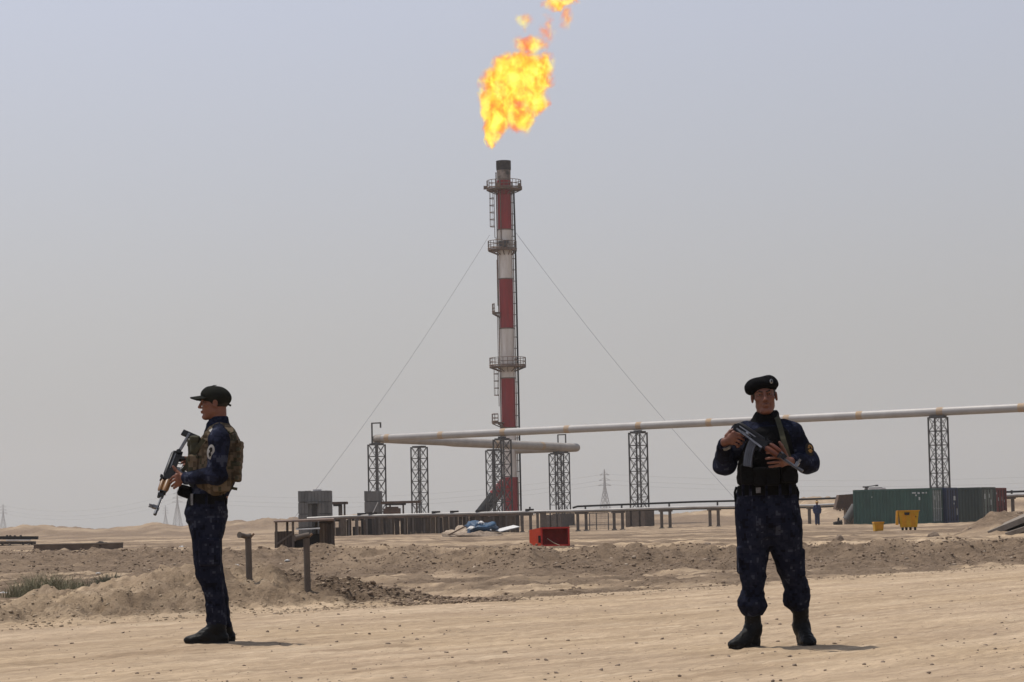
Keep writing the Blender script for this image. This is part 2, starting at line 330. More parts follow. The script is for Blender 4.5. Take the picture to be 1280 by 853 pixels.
# ------------------------------------------------------------------ ground
DX = [0,55,80,120,165,192,222,285,320,345,420,500,600,700,755,800,830,860,905,960,1015,1070,1180,1265,1400]
DH = [2,4,3,0,1,4,0,4.6,8,7,6,4,4,5,4,2,1,3,6.5,11,13,12,9,8,9]
def ground_fn(X, Y, want_soil=False):
    X = np.asarray(X, float); Y = np.asarray(Y, float)
    s = -.832*X + .555*(Y-27.8); t = .555*X + .832*(Y-27.8)
    se = s + .30*n2(t*.6, t*0, 3) + .10*n2(t*2.7, s*1.3, 4)
    near = sst(120, 60, Y)
    z = .045*sst(1.5,-3.,X)*sst(2.,0.,s)*sst(40,25,Y)
    road = 1-sst(-.3,.5,se)
    z = z + near*road*(.014*n2(s*1.3, t*.11, 5) + .007*n2(s*4.1, t*.35, 6) + .004*n2(s*9, t*3, 8) + .0042*(1-2*np.abs(n2(X*5.5+t, Y*3.1, 90)))*(.5+.5*n2(X*.9,Y*.5,93)) + .005*(1-2*np.abs(n2(X*12, Y*6.5, 91))) + .003*n2(X*23, Y*9, 92))
    # heaped berm along the left of the road
    tap = sst(.25,-1.5,t)*(.86 + .24*n2(t*.55, t*0+.5, 9) + .14*n2(t*1.9, s*.6, 10) + .42*np.exp(-((t+2.55)/1.0)**2))
    prof = sst(-.05,1.55,se)*(1-sst(2.0,5.2,se))
    berm = prof*tap*sst(-60,-14,t)
    z = z + .285*berm*(1-.33*sst(-4.,-6.,t))
    lowl = sst(2.2,5.5,se); lowr = sst(.1,2.8,se); left = sst(.5,-2.5,t)
    low = lowl*left + lowr*(1-left)
    z = z - .31*low
    bm = np.clip(berm*3, 0, 1)
    cl = fbm(X*2.3, Y*1.7, 5, 20, .64)
    z = z + bm*(.062*cl + .05*(1-2*np.abs(n2(X*4.2, Y*3.2, 26))) + .030*(1-2*np.abs(n2(X*11, Y*7, 25))) + .018*n2(X*23, Y*15, 27))
    z = z + low*near*(.06*fbm(X*.7, Y*.6, 5, 30, .6) + .03*(1-2*np.abs(n2(X*1.8, Y*1.2, 34))) + .022*(1-2*np.abs(n2(X*4, Y*3, 35))) + .03*n2(s*1.5, t*.12, 36) + .012*n2(X*9,Y*5,37))
    # far bank of the low ground
    Yf = 56 + .80*np.maximum(-X,0) - .2*np.maximum(X,0) + 2.6*n2(X*.16, X*0, 40) + 1.2*n2(X*.6, Y*.2, 41)
    Wd = 9 + 1.0*np.maximum(-X,0)
    q = (Y-Yf)/Wd; b = sst(0,1,q)
    z = z + .36*b*low
    hb = np.exp(-((q-.72)/.40)**2)*low
    z = z + hb*(.13*np.maximum(n2(X*.42, Y*.30, 44)+.25,0) + .10*fbm(X*1.1, Y*.8, 5, 45, .62) + .10*(1-2*np.abs(n2(X*1.5, Y*1.0, 47))) + .06*(1-2*np.abs(n2(X*4.1, Y*2.6, 46))))
    flat = sst(.9,1.6,q)*low
    z = z + flat*sst(330,250,Y)*(.06*n2(X*.05, Y*.20, 50) + .035*n2(X*.13, Y*.6, 51) + .02*fbm(X*.6, Y*.9, 3, 52) + .035*(1-2*np.abs(n2(X*1.1, Y*.45, 53))) + .022*n2(X*2.7, Y*.8, 54))
    z = z - .14*sst(105,185,Y)*sst(22,10,X+.02*Y)
    # sand dunes on the horizon
    ang = 640 + X/np.maximum(Y,1)*FPX
    hh = np.interp(ang, DX, DH)*.125*1.2 + .85
    dn = sst(318,410,Y)*sst(560,440,Y)
    rg = 1 + .20*n2(X*.09, Y*.03, 60) + .22*(1-2*np.abs(n2(X*.17, Y*.06, 63))) + .14*n2(X*.42, Y*.12, 61) + .12*fbm(X*.6, Y*.25, 4, 62) + .10*(1-2*np.abs(n2(X*.75,Y*.2,64)))
    z = z + dn*(hh+.12)*rg - sst(520,900,Y)*1.2
    # dirt heap at the right, over broken slabs
    mo = sst(13.9,15.6,X-.172*(Y-82)+.35*n2(Y*.7,X*.5,70))*sst(78,83.5,Y)*sst(101,92,Y)
    z = z + mo*(.60 + .16*n2(X*.5, Y*.4, 71) + .12*fbm(X*1.5, Y*1.2, 5, 72) + .07*(1-2*np.abs(n2(X*2.6,Y*1.6,73))))
    if not want_soil: return z
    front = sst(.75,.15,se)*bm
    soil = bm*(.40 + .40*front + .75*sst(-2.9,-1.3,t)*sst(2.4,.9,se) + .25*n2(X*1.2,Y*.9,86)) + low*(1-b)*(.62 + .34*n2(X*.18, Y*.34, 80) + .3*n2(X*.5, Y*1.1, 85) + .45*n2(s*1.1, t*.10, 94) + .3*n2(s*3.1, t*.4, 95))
    soil = np.maximum(soil, low*(sst(-.10,.12,q)*(1-sst(.85,1.15,q)))*np.clip(.92+.30*n2(X*.22,Y*.16,96)+.22*n2(X*.7,Y*.5,97),0,1))  # bank face: dark soil, with its weak slope shade also put into the colour
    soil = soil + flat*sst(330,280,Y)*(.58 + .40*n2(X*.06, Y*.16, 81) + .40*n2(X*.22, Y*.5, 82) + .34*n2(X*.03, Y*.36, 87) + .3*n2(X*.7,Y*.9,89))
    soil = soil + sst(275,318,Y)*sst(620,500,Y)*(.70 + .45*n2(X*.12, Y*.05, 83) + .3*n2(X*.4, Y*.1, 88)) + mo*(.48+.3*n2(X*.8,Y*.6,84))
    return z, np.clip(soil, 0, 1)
def gz(x, y): return float(ground_fn(np.array([x]), np.array([y]))[0])
def gpt(x, y, z=0.):
    """ground point under photo pixel (x, y) at height z"""
    d = CR*((x-640)/FPX) + CU*((426.5-y)/FPX) + FWD
    return CAM + d*((z-CAMZ)/d.z)

ys = np.concatenate([[-400,-120,-40,-10,2,8,11,13], np.arange(14,34,.05), np.arange(34,80,.16), 80*1.0102**np.arange(0,340)])
ys = ys[ys < 2480]; ys = np.append(ys, 2490)
tsd = np.linspace(-.25,.25,570); out_t = .25*1.16**np.arange(1,24)
ts = np.concatenate([-out_t[::-1], tsd, out_t])
YY, TT = np.meshgrid(ys, ts, indexing='ij'); XX = np.clip(TT*(np.maximum(YY,0)+8), -2490, 2490)
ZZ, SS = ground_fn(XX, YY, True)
R_, C_ = XX.shape; idx = np.arange(R_*C_).reshape(R_, C_)
Q = np.stack([idx[:-1,:-1], idx[:-1,1:], idx[1:,1:], idx[1:,:-1]], -1).reshape(-1,4)
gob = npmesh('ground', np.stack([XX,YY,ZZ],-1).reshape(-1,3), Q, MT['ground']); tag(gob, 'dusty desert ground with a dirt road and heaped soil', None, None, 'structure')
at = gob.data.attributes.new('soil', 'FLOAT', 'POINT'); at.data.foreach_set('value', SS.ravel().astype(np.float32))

# clods and pebbles lying on the soil: real lumps, past counting
def clods(name, label, n, sampler, size, mat, seed, flat=.65):
    g = np.random.default_rng(seed); P = sampler(g, n); n = len(P)
    ph = (1+5**.5)/2
    ico = np.array([(-1,ph,0),(1,ph,0),(-1,-ph,0),(1,-ph,0),(0,-1,ph),(0,1,ph),(0,-1,-ph),(0,1,-ph),(ph,0,-1),(ph,0,1),(-ph,0,-1),(-ph,0,1)])/1.902
    T = np.array([(0,11,5),(0,5,1),(0,1,7),(0,7,10),(0,10,11),(1,5,9),(5,11,4),(11,10,2),(10,7,6),(7,1,8),(3,9,4),(3,4,2),(3,2,6),(3,6,8),(3,8,9),(4,9,5),(2,4,11),(6,2,10),(8,6,7),(9,8,1)])
    sz = size[0]*(size[1]/size[0])**(g.random(n)**3.0)
    A = g.normal(size=(n,3,3)); U, _, Vt = np.linalg.svd(A); Rm = U@Vt
    V = ico[None]*(1+.75*(g.random((n,12,1))-.5)); V = V*np.stack([.7+.6*g.random(n), .7+.6*g.random(n), .6+.5*g.random(n)],-1)[:,None,:]
    V = np.einsum('nij,nkj->nki', Rm, V); V[:,:,2] *= flat
    V = V*sz[:,None,None]; z = ground_fn(P[:,0], P[:,1])
    V = V + np.stack([P[:,0], P[:,1], z + sz*.15],-1)[:,None,:]
    F = (T[None] + (np.arange(n)*12)[:,None,None]).reshape(-1,3)
    o = npmesh(name, V.reshape(-1,3), F, mat, smooth=False); tag(o, label, None, None, 'stuff'); return o
def st2xy(s, t): return np.stack([-.832*s+.555*t, .555*s+.832*t+27.8], -1)
def s_berm(g, n): return st2xy(np.abs(g.normal(.9,1.0,n)), -1.2 - 9*g.random(n)**1.1)
def s_edge(g, n): return st2xy(g.normal(.1,.35,n), -9+26*g.random(n))
def s_road(g, n):
    Y = 13+22*g.random(n)**1.3; X = (g.random(n)-.5)*.5*Y; return np.stack([X,Y],-1)
def s_low(g, n):
    Y = 28+40*g.random(n); X = (g.random(n)-.5)*.46*Y; P = np.stack([X,Y],-1); s = -.832*X+.555*(Y-27.8); return P[s > .5]
def s_bank(g, n):
    X = -24+40*g.random(n); Yf = 56+.8*np.maximum(-X,0)-.2*np.maximum(X,0)+2.6*n2(X*.16,X*0,40); Wd = 9+np.maximum(-X,0)
    return np.stack([X, Yf+Wd*(.1+.95*g.random(n))],-1)
clods('soil_clods', 'dry clods heaped on the berm beside the dirt road', 3000, s_berm, (.006,.024), MT['clod'], 1)
clods('berm_end_clods', 'dark clods on the right end of the berm', 2600, lambda g, n: st2xy(np.abs(g.normal(.9,.8,n)), .3-2.3*g.random(n)), (.008,.04), MT['soilclod'], 7)
clods('road_edge_clods', 'small clods along the edge of the dirt road', 1800, s_edge, (.005,.026), MT['clod'], 2)
clods('road_pebbles', 'pebbles scattered over the dirt road', 2400, s_road, (.003,.017), MT['stone'], 3)
clods('low_ground_clods', 'clods on the low ground behind the berm', 7000, s_low, (.010,.045), MT['soilclod'], 4)
clods('bank_clods', 'lumps of dark soil along the far bank', 15000, s_bank, (.012,.058), MT['soilclod'], 5)
clods('pale_stones', 'pale stones scattered on the far bank', 420, s_bank, (.02,.075), MT['palestone'], 6)
# ------------------------------------------------------------------ flare stack
SD = 342.
sbx = pt(638.6, 642, SD).x; sbz = gz(sbx, SD)
zat = lambda y: pt(632, y, SD).z
SR = 17.6*.5*SD/FPX
t_ = thing('flare_stack', 'tall red and white banded flare stack with ring platforms under the burning flame', 'flare stack', (sbx, SD, sbz))
O = (0,0,sbz)
def lz(y): return zat(y)-sbz
def cyl(name, y0, y1, mat, r0=SR, r1=None, par=t_, n=40):
    return MB().tube([(0,0,lz(y1) if y1 else 0),(0,0,lz(y0))], [r0, r1 or r0], n).build(name, mat, par, True)
cyl('red_band', 597, None, MT['red'], SR*1.06, SR*1.06)
cyl('white_band', 535, 597, MT['cream']); cyl('red_band', 473, 535, MT['red'])
cyl('white_band', 411, 473, MT['cream']); cyl('red_band', 349, 411, MT['red'])
cyl('white_band', 287.5, 349, MT['cream']); cyl('red_band', 226, 287.5, MT['red'])
cyl('stained_band', 213, 226, MT['sootcream'], SR*.97, SR*.99)
tip = MB(); tip.ring((0,0,0), SR*.86, SR*1.0, lz(212.8), lz(202), n=36); tip.ring((0,0,0), SR*.99, SR*1.06, lz(204.6), lz(201.4), n=36)
tip.ring((0,0,0), SR*.99, SR*1.04, lz(213.2), lz(211.6), n=36)
for k in range(12):
    a = k*math.pi/6+.2; tip.bar((SR*1.03*math.cos(a), SR*1.03*math.sin(a), lz(212)), (SR*1.03*math.cos(a), SR*1.03*math.sin(a), lz(204)), .09)
tip.build('burner_tip', MT['soot'], t_, True)
for yy in (473,411,349,287.5,535):
    MB().ring((0,0,0), SR*.99, SR*1.05, lz(yy)-.07, lz(yy)+.07, n=36).build('flange', MT['rustrail'], t_, True)
def platform(y, ro, a0, a1, rail=.0):
    z = lz(y); p = MB()
    p.ring((0,0,0), SR*1.02, ro, z-.14, z, a0, a1, 32)
    n = max(3, int((a1-a0)/.5))
    for i in range(n+1):
        a = a0+(a1-a0)*i/n
        p.bar((SR*math.cos(a), SR*math.sin(a), z-.75), (ro*math.cos(a), ro*math.sin(a), z-.16), .10)
    d = p.build('platform_deck', MT['rustrail'], t_)
    r = MB(); rr = ro-.05
    for i in range(n*2+1):
        a = a0+(a1-a0)*i/(n*2); r.bar((rr*math.cos(a), rr*math.sin(a), z), (rr*math.cos(a), rr*math.sin(a), z+1.15), .075)
    for h in (.12,.6,1.12): r.arc_tube((0,0,0), rr, z+h, .045 if h > .2 else .09, a0, a1)
    r.build('railing', MT['rustrail'], d)
TP = 2*math.pi
platform(236.5, 2.35, 0, TP)
for k in range(5):
    a = .5+k*1.3; q = MB(); q.box((2.5*math.cos(a), 2.5*math.sin(a), lz(236.5)+.25), (.5,.4,.45)); q.build('junction_box', MT['rustrail'], t_)
platform(312, 2.35, math.pi*.55, math.pi*1.45)
platform(312.4, 1.55, math.pi*1.45, math.pi*2.2)
platform(390.5, 1.95, math.pi*.82, math.pi*1.18)
platform(458, 2.45, 0, TP)
platform(528, 2.3, math.pi*.72, math.pi*1.28)
def ladder(x, ya, yb, cage):
    p = MB(); za, zb = lz(yb), lz(ya)
    for s_ in (-.3,.3): p.bar((x, s_, za), (x, s_, zb), .09)
    for k in range(int((zb-za)/.5)): p.bar((x, -.3, za+.3+k*.5), (x, .3, za+.3+k*.5), .05)
    L_ = p.build('ladder', MT['rustrail'], t_)
    if cage:
        c = MB()
        k = za+1.5
        while k < zb:
            c.arc_tube((x,0,0), .62, k, .05, math.pi*.5, math.pi*1.5, 10, 5); k += .95
        for a in (.6,.8,1.,1.2,1.4): c.bar((x+.62*math.cos(math.pi*a), .62*math.sin(math.pi*a), za+1.5), (x+.62*math.cos(math.pi*a), .62*math.sin(math.pi*a), zb), .05)
        c.build('ladder_cage', MT['rustrail'], L_)
ladder(-SR-.42, 238, 297, True); ladder(-SR-.28, 297, 312, False); ladder(-SR-.22, 325, 382, False)
ladder(-SR-.3, 392, 456, False); ladder(-SR-.32, 460, 508, True); ladder(-SR-.25, 528, 636, False)
MB().tube([(SR+.42,-.1,0),(SR+.42,-.1,lz(300)),(SR+.35,-.1,lz(236))], .13, 10).build('riser_pipe', MT['darkpipe'], t_, True)
MB().tube([(SR+.13,-.45,0),(SR+.10,-.45,lz(228))], .07, 8).build('riser_pipe', MT['rustrail'], t_, True)
MB().tube([(-SR-.10,-.5,lz(600)),(-SR-.10,-.5,lz(216))], .08, 8).build('riser_pipe', MT['rustrail'], t_, True)
MB().tube([(-SR*.55,-SR*.9,lz(312)),(-SR*.55,-SR*.9,lz(226))], .07, 8).build('riser_pipe', MT['rustrail'], t_, True)
for yy in range(240, 640, 14): MB().box((SR+.2,-.15,lz(yy)), (.45,.12,.1)).build('pipe_clamp', MT['steel'], t_)
q = MB(); q.box((-.25,-SR-.3,lz(306.5)), (1.1,.5,.7)); q.tube([(-.9,-SR-.35,lz(304)),(.5,-SR-.35,lz(304))], .22, 10); q.build('valve_box', MT['steel'], t_)
# inclined inlet
a = Vector(pt(599, 645, SD)); c = Vector(pt(632, 603, SD)); dd = (c-a)
org = Vector((sbx, SD, sbz))
MB().tube([a-org-dd*.12, a-org+dd*.62], .80, 20).build('inlet_pipe', MT['darkpipe'], t_, True)
MB().tube([a-org+dd*.621, a-org+dd*.98], .80, 20).build('inlet_reducer', MT['red'], t_, True)
fl = MB()
for k in (.60,.75): fl.tube([a-org+dd*k, a-org+dd*(k+.03)], .95, 20)
fl.build('inlet_flange', MT['red'], t_, True)
# guy wires
for (xa,ya,xb,yb,Db) in ((612,294,366,650,300),(641,286,919,624,300)):
    p = pt(xa,ya,SD)-org; qv = pt(xb,yb,Db)-org
    ptsw = [p.lerp(qv, k/16)-Vector((0,0,1.1*math.sin(math.pi*k/16))) for k in range(17)]
    e = ptsw[-1]-ptsw[-2]; ptsw.append(ptsw[-1]+e*max(0,(ptsw[-1].z)/max(-e.z,.1)))
    MB().tube(ptsw, .026, 6).build('guy_wire', MT['lattice'], t_, True)

# ------------------------------------------------------------------ elevated pipeline
D1 = lambda x: 270./(1+.75*(x-640)/FPX)
Z1 = 10.27
def p1(x):
    D = D1(x); X = (x-640)/FPX*D + .0; return Vector((pt(x, 540, D).x, D, Z1))
Pl = p1(464); Pr = p1(1400)
P2e = pt(724, 558.7, 338); P2e.z = Z1+.1
def fillet(A, B, C, r, n=7):
    u = (A-B).normalized(); v = (C-B).normalized(); return [ (1-k/n)**2*(B+u*r) + 2*(1-k/n)*(k/n)*B + (k/n)**2*(B+v*r) for k in range(n+1)]
Pst = Vector((sbx+SR*.4, SD, Z1+.1))
c1 = Pl + (P2e-Pl).normalized()*.01
pl_ = thing('elevated_pipeline', 'long pale pipeline carried high on lattice towers and turning towards the flare stack', 'pipeline', (Pl.x, Pl.y, 0))
OG = (Pl.x, Pl.y, 0)
e1 = fillet(Pr, Pl, P2e, 1.6); e2 = fillet(Pl, P2e, Pst, 1.5)
MB().tube([Pr, p1(1000), p1(700), e1[0]], .405, 24).build('main_pipe', MT['pipe'], pl_, True, OG)
MB().tube(e1, [.405]*3+[.42]*2+[.44]*3, 24).build('pipe_elbow', MT['pipew'], pl_, True, OG)
mid = e1[-1].lerp(e2[0], .30); mid2 = e1[-1].lerp(e2[0], .34)
MB().tube([e1[-1], mid, mid2, e2[0]], [.44,.46,.54,.54], 24).build('cross_pipe', MT['pipew'], pl_, True, OG)
MB().tube(e2, .54, 24).build('pipe_elbow', MT['pipew'], pl_, True, OG)
MB().tube([e2[-1], Pst], .52, 24).build('stack_pipe', MT['pipew'], pl_, True, OG)
dm = (Pr-Pl).normalized()
for x in (485, 552, 630, 710, 800, 888, 985, 1076, 1177, 1279):
    p = p1(x); MB().tube([p-dm*.33, p+dm*.33], .412, 24).build('pipe_band', MT['band'], pl_, True, OG)
dc = (e2[0]-e1[-1]).normalized()
for f_ in (.55, .80):
    p = e1[-1].lerp(e2[0], f_); MB().tube([p-dc*.5, p+dc*.5], .549, 24).build('pipe_band', MT['band'], pl_, True, OG)
# lattice towers
TA, BAY, YAW = 1.33, 1.31, math.atan2(-.6, .8)
def me_of(mb, name, mat):
    o = mb.build(name, mat); me = o.data; bpy.data.objects.remove(o); return me
xb = MB(); h_ = TA/2-.06
xb.bar((-h_,0,.02), (h_,0,BAY-.02), .045, .045); xb.bar((-h_,.05,BAY-.02), (h_,.05,.02), .045, .045); ME_X = me_of(xb, 'cross_brace', MT['steel'])
ME_H = me_of(MB().box((0,0,0), (TA-.1,.075,.075)), 'strut', MT['steel'])
def tower(x, ytop, D, label, pipez, bracket=0, ped=1.6):
    base = pt(x, 650, D); bz = gz(base.x, D)
    ang = YAW
    t = thing('pipe_tower', label, 'pipe support', (base.x, D, bz), ang, 'lattice towers under the elevated pipeline')
    ztop = pt(x, ytop, D).z - bz
    for i, (sx_, sy_) in enumerate(((-1,-1),(1,-1),(1,1),(-1,1))):
        MB().bar((sx_*TA/2, sy_*TA/2, ped-.02), (sx_*TA/2, sy_*TA/2, ztop), .125).build('leg', MT['steel'], t)
    n = int((ztop-ped)/BAY)
    z0 = ztop - n*BAY
    for k in range(n+1):
        for f_ in range(4):
            R = Matrix.Rotation(f_*math.pi/2, 3, 'Z'); off = R @ Vector((0,-TA/2,0))
            o = link('strut', ME_H, t); o.location = (off.x, off.y, z0+k*BAY-(.05 if k == n else 0)); o.rotation_euler = (0,0,f_*math.pi/2)
            if k < n:
                o = link('cross_brace', ME_X, t); o.location = (off.x*.985, off.y*.985, z0+k*BAY); o.rotation_euler = (0,0,f_*math.pi/2)
    cpm = MB(); cpm.box((0,0,ztop+.06), (TA+.2,TA*.5,.14)); cpm.build('cap_beam', MT['steel'], t)
    ph = pipez - bz - ztop
    sd_ = MB(); sd_.box((0,0,ztop+.13+(ph-.13)/2-.1), (.75,.42,max(.1,ph-.13+.1)))
    sd_.build('saddle', MT['steel'], t)
    for k, wd in ((-1,.62),(0,.95),(1,.62)):
        p = MB(); p.box((k*.92, 0, ped/2-.25), (wd-.10, 1.7, ped+.5)); p.build('pedestal', MT['conc'], t)
    if bracket:
        f_ = MB(); zt = ztop+2.35
        f_.bar((-.62,0,ztop+.1), (-.62,0,zt), .13); f_.bar((-.66,0,zt), (.68,0,zt), .14); f_.bar((.62,0,zt), (.62,0,zt-.55 if bracket == 1 else ztop+.1), .13)
        f_.build('pipe_bracket', MT['steel'], t)
    return t
Zu = Z1-.40
tower(472.3, 555.8, 281, 'lattice tower under the far left elbow of the elevated pipeline', Zu, 1)
tower(525.5, 559, 294, 'lattice tower under the cross pipe beside the low canopy on posts', Z1-.5)
tower(629.6, 549.5, D1(629), 'lattice tower standing directly before the red base of the flare stack', Zu)
tower(618.5, 563, 314, 'shorter lattice tower over the slanting black inlet pipe of the stack', Z1-.5)
tower(697, 567.5, 329, 'lattice tower left of the pair under the right end of the cross pipe', Z1-.5)
tower(704.5, 566, 336, 'lattice tower with a square bracket at the right end of the cross pipe', Z1-.5, 2)
tower(800, 540.8, D1(800), 'lattice tower on brown pedestals in the open between stack and posing policeman', Zu)
tower(1176.5, 521.5, D1(1176), 'lattice tower rising behind the row of shipping containers', Zu)

# ------------------------------------------------------------------ low pipe rack
DR = lambda x: 212 - .010*(x-640)
def zline(pts_):
    return [pt(x, y, DR(x)) for x, y in pts_]
wp = zline([(384,648.4),(440,645.6),(520,643.6),(648,640.6),(760,637.6),(870,634.2),(1010,633-.6),(1140,626.5),(1280,618.6),(1400,613)])
lp = thing('pale_low_pipe', 'pale low pipe running along the posts and the top of the rusty wall', 'pipe', (wp[0].x, wp[0].y, 0))
MB().tube(wp, .115, 12).build('pipe', MT['whitepipe'], lp, True, (wp[0].x, wp[0].y, 0))
wp2 = [p+Vector((0,.55,-.02)) for p in zline([(384,649),(520,644),(648,641),(760,638.4),(870,635.6),(1010,634),(1140,628),(1280,620),(1400,614.4)])]
tag(MB().tube(wp2, .09, 10).build('grey_low_pipe', MT['darkpipe'], None, True), 'grey low pipe lying just behind the pale low pipe on the posts', 'pipe')
dp = [p+Vector((0,.3,0)) for p in zline([(716,635),(722,633.2),(760,631.6),(870,627.4),(1010,624.2),(1140,619.4),(1280,614.4),(1400,610)])]
tag(MB().tube(dp, .085, 10).build('dark_upper_pipe', MT['darkpipe'], None, True), 'thin dark pipe held on stubs above the pale low pipe', 'pipe')
def trestle(x, label, w_=.70, stub=True, D=None):
    D = D or DR(x); a = pt(x-5.2*w_/.70, 650, D); b = pt(x+5.2*w_/.70, 650, D); zt = float(np.interp(x, [384,440,520,648,760,870,1010,1140,1280], [p.z for p in wp[:9]]))
    c = (a+b)/2; g = gz(c.x, D)
    t = thing('pipe_trestle', label, 'pipe support', (c.x, D, g), 0, 'concrete trestles under the low pipes')
    hw = (b.x-a.x)/2; h = zt-g-.13
    for s_ in (-1,1): MB().box((s_*hw, .2, (h-.16)/2-.1), (.24,.26,h-.16+.2)).build('post', MT['post'], t)
    MB().box((0,.2,h-.08), (hw*2+.45,.36,.16)).build('cross_beam', MT['post'], t)
    if stub: MB().box((hw*.9,.28,h+.28), (.14,.12,.56)).build('stub', MT['steel'], t)
    for s_ in (-1,1): MB().box((s_*hw,.2,.02), (.42,.44,.16)).build('footing', MT['greyconc'], t)
for x, lb in ((658,'trestle at the end of the rusty wall just left of the tall red skip'), (727.5,'trestle next right of the brown pedestals behind the red skip'),
              (773,'trestle left of the brown pedestals of the open lattice tower'), (832.5,'trestle right of the brown pedestals of the open lattice tower'),
              (893,'trestle close to the left elbow of the policeman in the beret'), (955,'trestle hidden behind the policeman in the beret'),
              (1017.5,'trestle beside the worker in blue coveralls'), (1262,'trestle seen past the red end of the container row')):
    trestle(x, lb)
# extra dark post stubs on the pale pipe
for i, x in enumerate((452,466,545,568,600,662)):
    p = pt(x, 643, DR(x)+.1); zt = float(np.interp(x, [384,440,520,648,760], [q_.z for q_ in wp[:5]]))
    b = MB(); b.box((0,0,.06), (.72,.3,.16)); b.box((0,0,-.06), (.3,.34,.1))
    o = b.build('pipe_clamp', MT['dark']); o.location = (p.x, DR(x)+.1, zt+.12)
    tag(o, ('first dark clamp block from the left on the pale low pipe','second dark clamp block from the left on the pale low pipe','dark clamp block on the pale pipe just right of the two left towers','dark clamp block on the pale pipe left of the slanting black inlet','dark clamp block on the pale pipe at the foot of the slanting black inlet','rightmost dark clamp block, on the pale pipe above the end of the rusty wall')[i], 'clamp', 'clamps on the pale pipe')
# ------------------------------------------------------------------ rusty sheet wall under the pipe
wx = np.arange(419, 650, 1.0)
W0 = pt(384, 660, DR(384)); t = thing('rusty_sheet_wall', 'long low wall of rusty upright sheets under the pale pipe', 'wall', (W0.x, W0.y, 0))
OW = (W0.x, W0.y, 0)
rw = random.Random(5); x = 418.0; k = 0
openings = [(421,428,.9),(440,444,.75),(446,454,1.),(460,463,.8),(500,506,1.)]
while x < 648:
    wpx = rw.choice([3.2,4.2,5.2,6.4,7.5]); D = DR(x)+.35*rw.random()
    xm = x+wpx/2; zt = float(np.interp(xm, [384,440,520,648,760], [q_.z for q_ in wp[:5]]))-.16
    a = pt(x+.15, 660, D); c_ = pt(x+wpx-.15, 660, D); g = gz(a.x, D)-.15
    op = any(o0 <= xm <= o1 for o0, o1, _ in openings)
    mt = MT['plank'][rw.randrange(5)]
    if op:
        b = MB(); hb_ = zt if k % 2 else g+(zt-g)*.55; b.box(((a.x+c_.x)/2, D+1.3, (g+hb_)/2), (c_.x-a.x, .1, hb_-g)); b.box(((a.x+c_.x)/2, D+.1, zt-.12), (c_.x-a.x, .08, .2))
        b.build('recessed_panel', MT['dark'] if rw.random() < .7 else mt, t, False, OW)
    else:
        h0 = zt - (rw.random()*.12 if rw.random() < .6 else 0) ; lean = (rw.random()-.5)*.05
        b = MB(); R = Matrix.Rotation(lean, 3, 'Y')
        b.box(((a.x+c_.x)/2, D, (g+h0)/2), (c_.x-a.x, .07, h0-g), R)
        if wpx > 4:
            for f_ in (.25,.5,.75): b.box((a.x+(c_.x-a.x)*f_, D-.06, (g+h0)/2), (.06,.07,h0-g-.05), R)
        b.build('panel', mt, t, False, OW)
    if k % 3 == 0: MB().box((a.x, D-.12, (g+zt)/2), (.15,.15,zt-g)).build('post', MT['post'], t, False, OW)
    x += wpx; k += 1
a = pt(418, 649, DR(418)+.2); c_ = pt(648, 643, DR(648)+.2)
MB().bar((a.x, a.y, wp[1].z-.17), (c_.x, c_.y, wp[3].z-.19), .36, .14).build('top_rail', MT['rustrail'], t, False, OW)

# ------------------------------------------------------------------ open shed at the left end of the wall
Dh = 112.; g0 = gpt(380, 686.5, gz(pt(380,686,Dh).x, Dh)); Dh = g0.y; H0 = pt(343,686,Dh); H1 = pt(418,682,Dh)
gS = gz(g0.x, Dh)
t = thing('open_shed', 'low dark open shed with posts, a rusty box side and a white shelf', 'shed', (H0.x, Dh, gS)); OS = (H0.x, Dh, gS)
px = lambda x, y, d=0: pt(x, y, Dh+d)
for x, yb, d in ((345.4,665,0),(359.2,665,1.2),(366.6,684,0),(396,684,.9),(403,682,1.6),(414.5,681,.3)):
    p = px(x, yb, d); q_ = px(x, 653, d); MB().box((p.x, Dh+d, (gS-.2+px(x,652.4,d).z)/2), (.075,.075,px(x,652.4,d).z-gS+.2)).build('post', MT['post'], t, False, OS)
def poly_panel(name, quad, thick, mat, par, org):
    a_, b__, c__, d__ = [Vector(q_) for q_ in quad]; n = (b__-a_).cross(d__-a_).normalized()*thick
    return MB().add([a_,b__,c__,d__,a_+n,b__+n,c__+n,d__+n], [(0,1,2,3),(7,6,5,4),(0,4,5,1),(1,5,6,2),(2,6,7,3),(3,7,4,0)]).build(name, mat, par, False, org)
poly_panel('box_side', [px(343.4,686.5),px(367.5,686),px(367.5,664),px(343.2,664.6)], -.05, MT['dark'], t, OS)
for k in range(6):
    x0 = 343.6+k*4; MB().box(((px(x0+2,670).x), Dh-.02, (px(x0,686.4).z+px(x0,665).z)/2), (px(x0+3.4,670).x-px(x0,670).x, .03, px(x0,665).z-px(x0,686.3).z)).build('board', MT['plank'][2], t, False, OS)
poly_panel('end_wall', [px(399,684,.5),px(417.5,682.5,.2),px(416.5,651,.2),px(399,652,.5)], -.05, MT['plank'][0], t, OS)
for k in range(5):
    x0 = 399.4+k*3.6; MB().box((px(x0+1.6,660,.3).x, Dh+.22, (px(x0,683).z+px(x0,654).z)/2), (px(x0+3.0,660).x-px(x0,660).x, .04, px(x0,654+k%2).z-px(x0,683).z)).build('board', MT['plank'][(k*2+1)%5], t, False, OS)
MB().add([px(342,651.8,-.1),px(417.5,649.0,-.1),px(417.5,647.6,2.6),px(344,650.4,2.6)]+[px(342,653.4,-.1),px(417.5,651.4,-.1),px(417.5,650,2.6),px(344,652.4,2.6)],
         [(0,1,2,3),(7,6,5,4),(0,4,5,1),(1,5,6,2),(2,6,7,3),(3,7,4,0)]).build('roof', MT['rustrail'], t, False, OS)
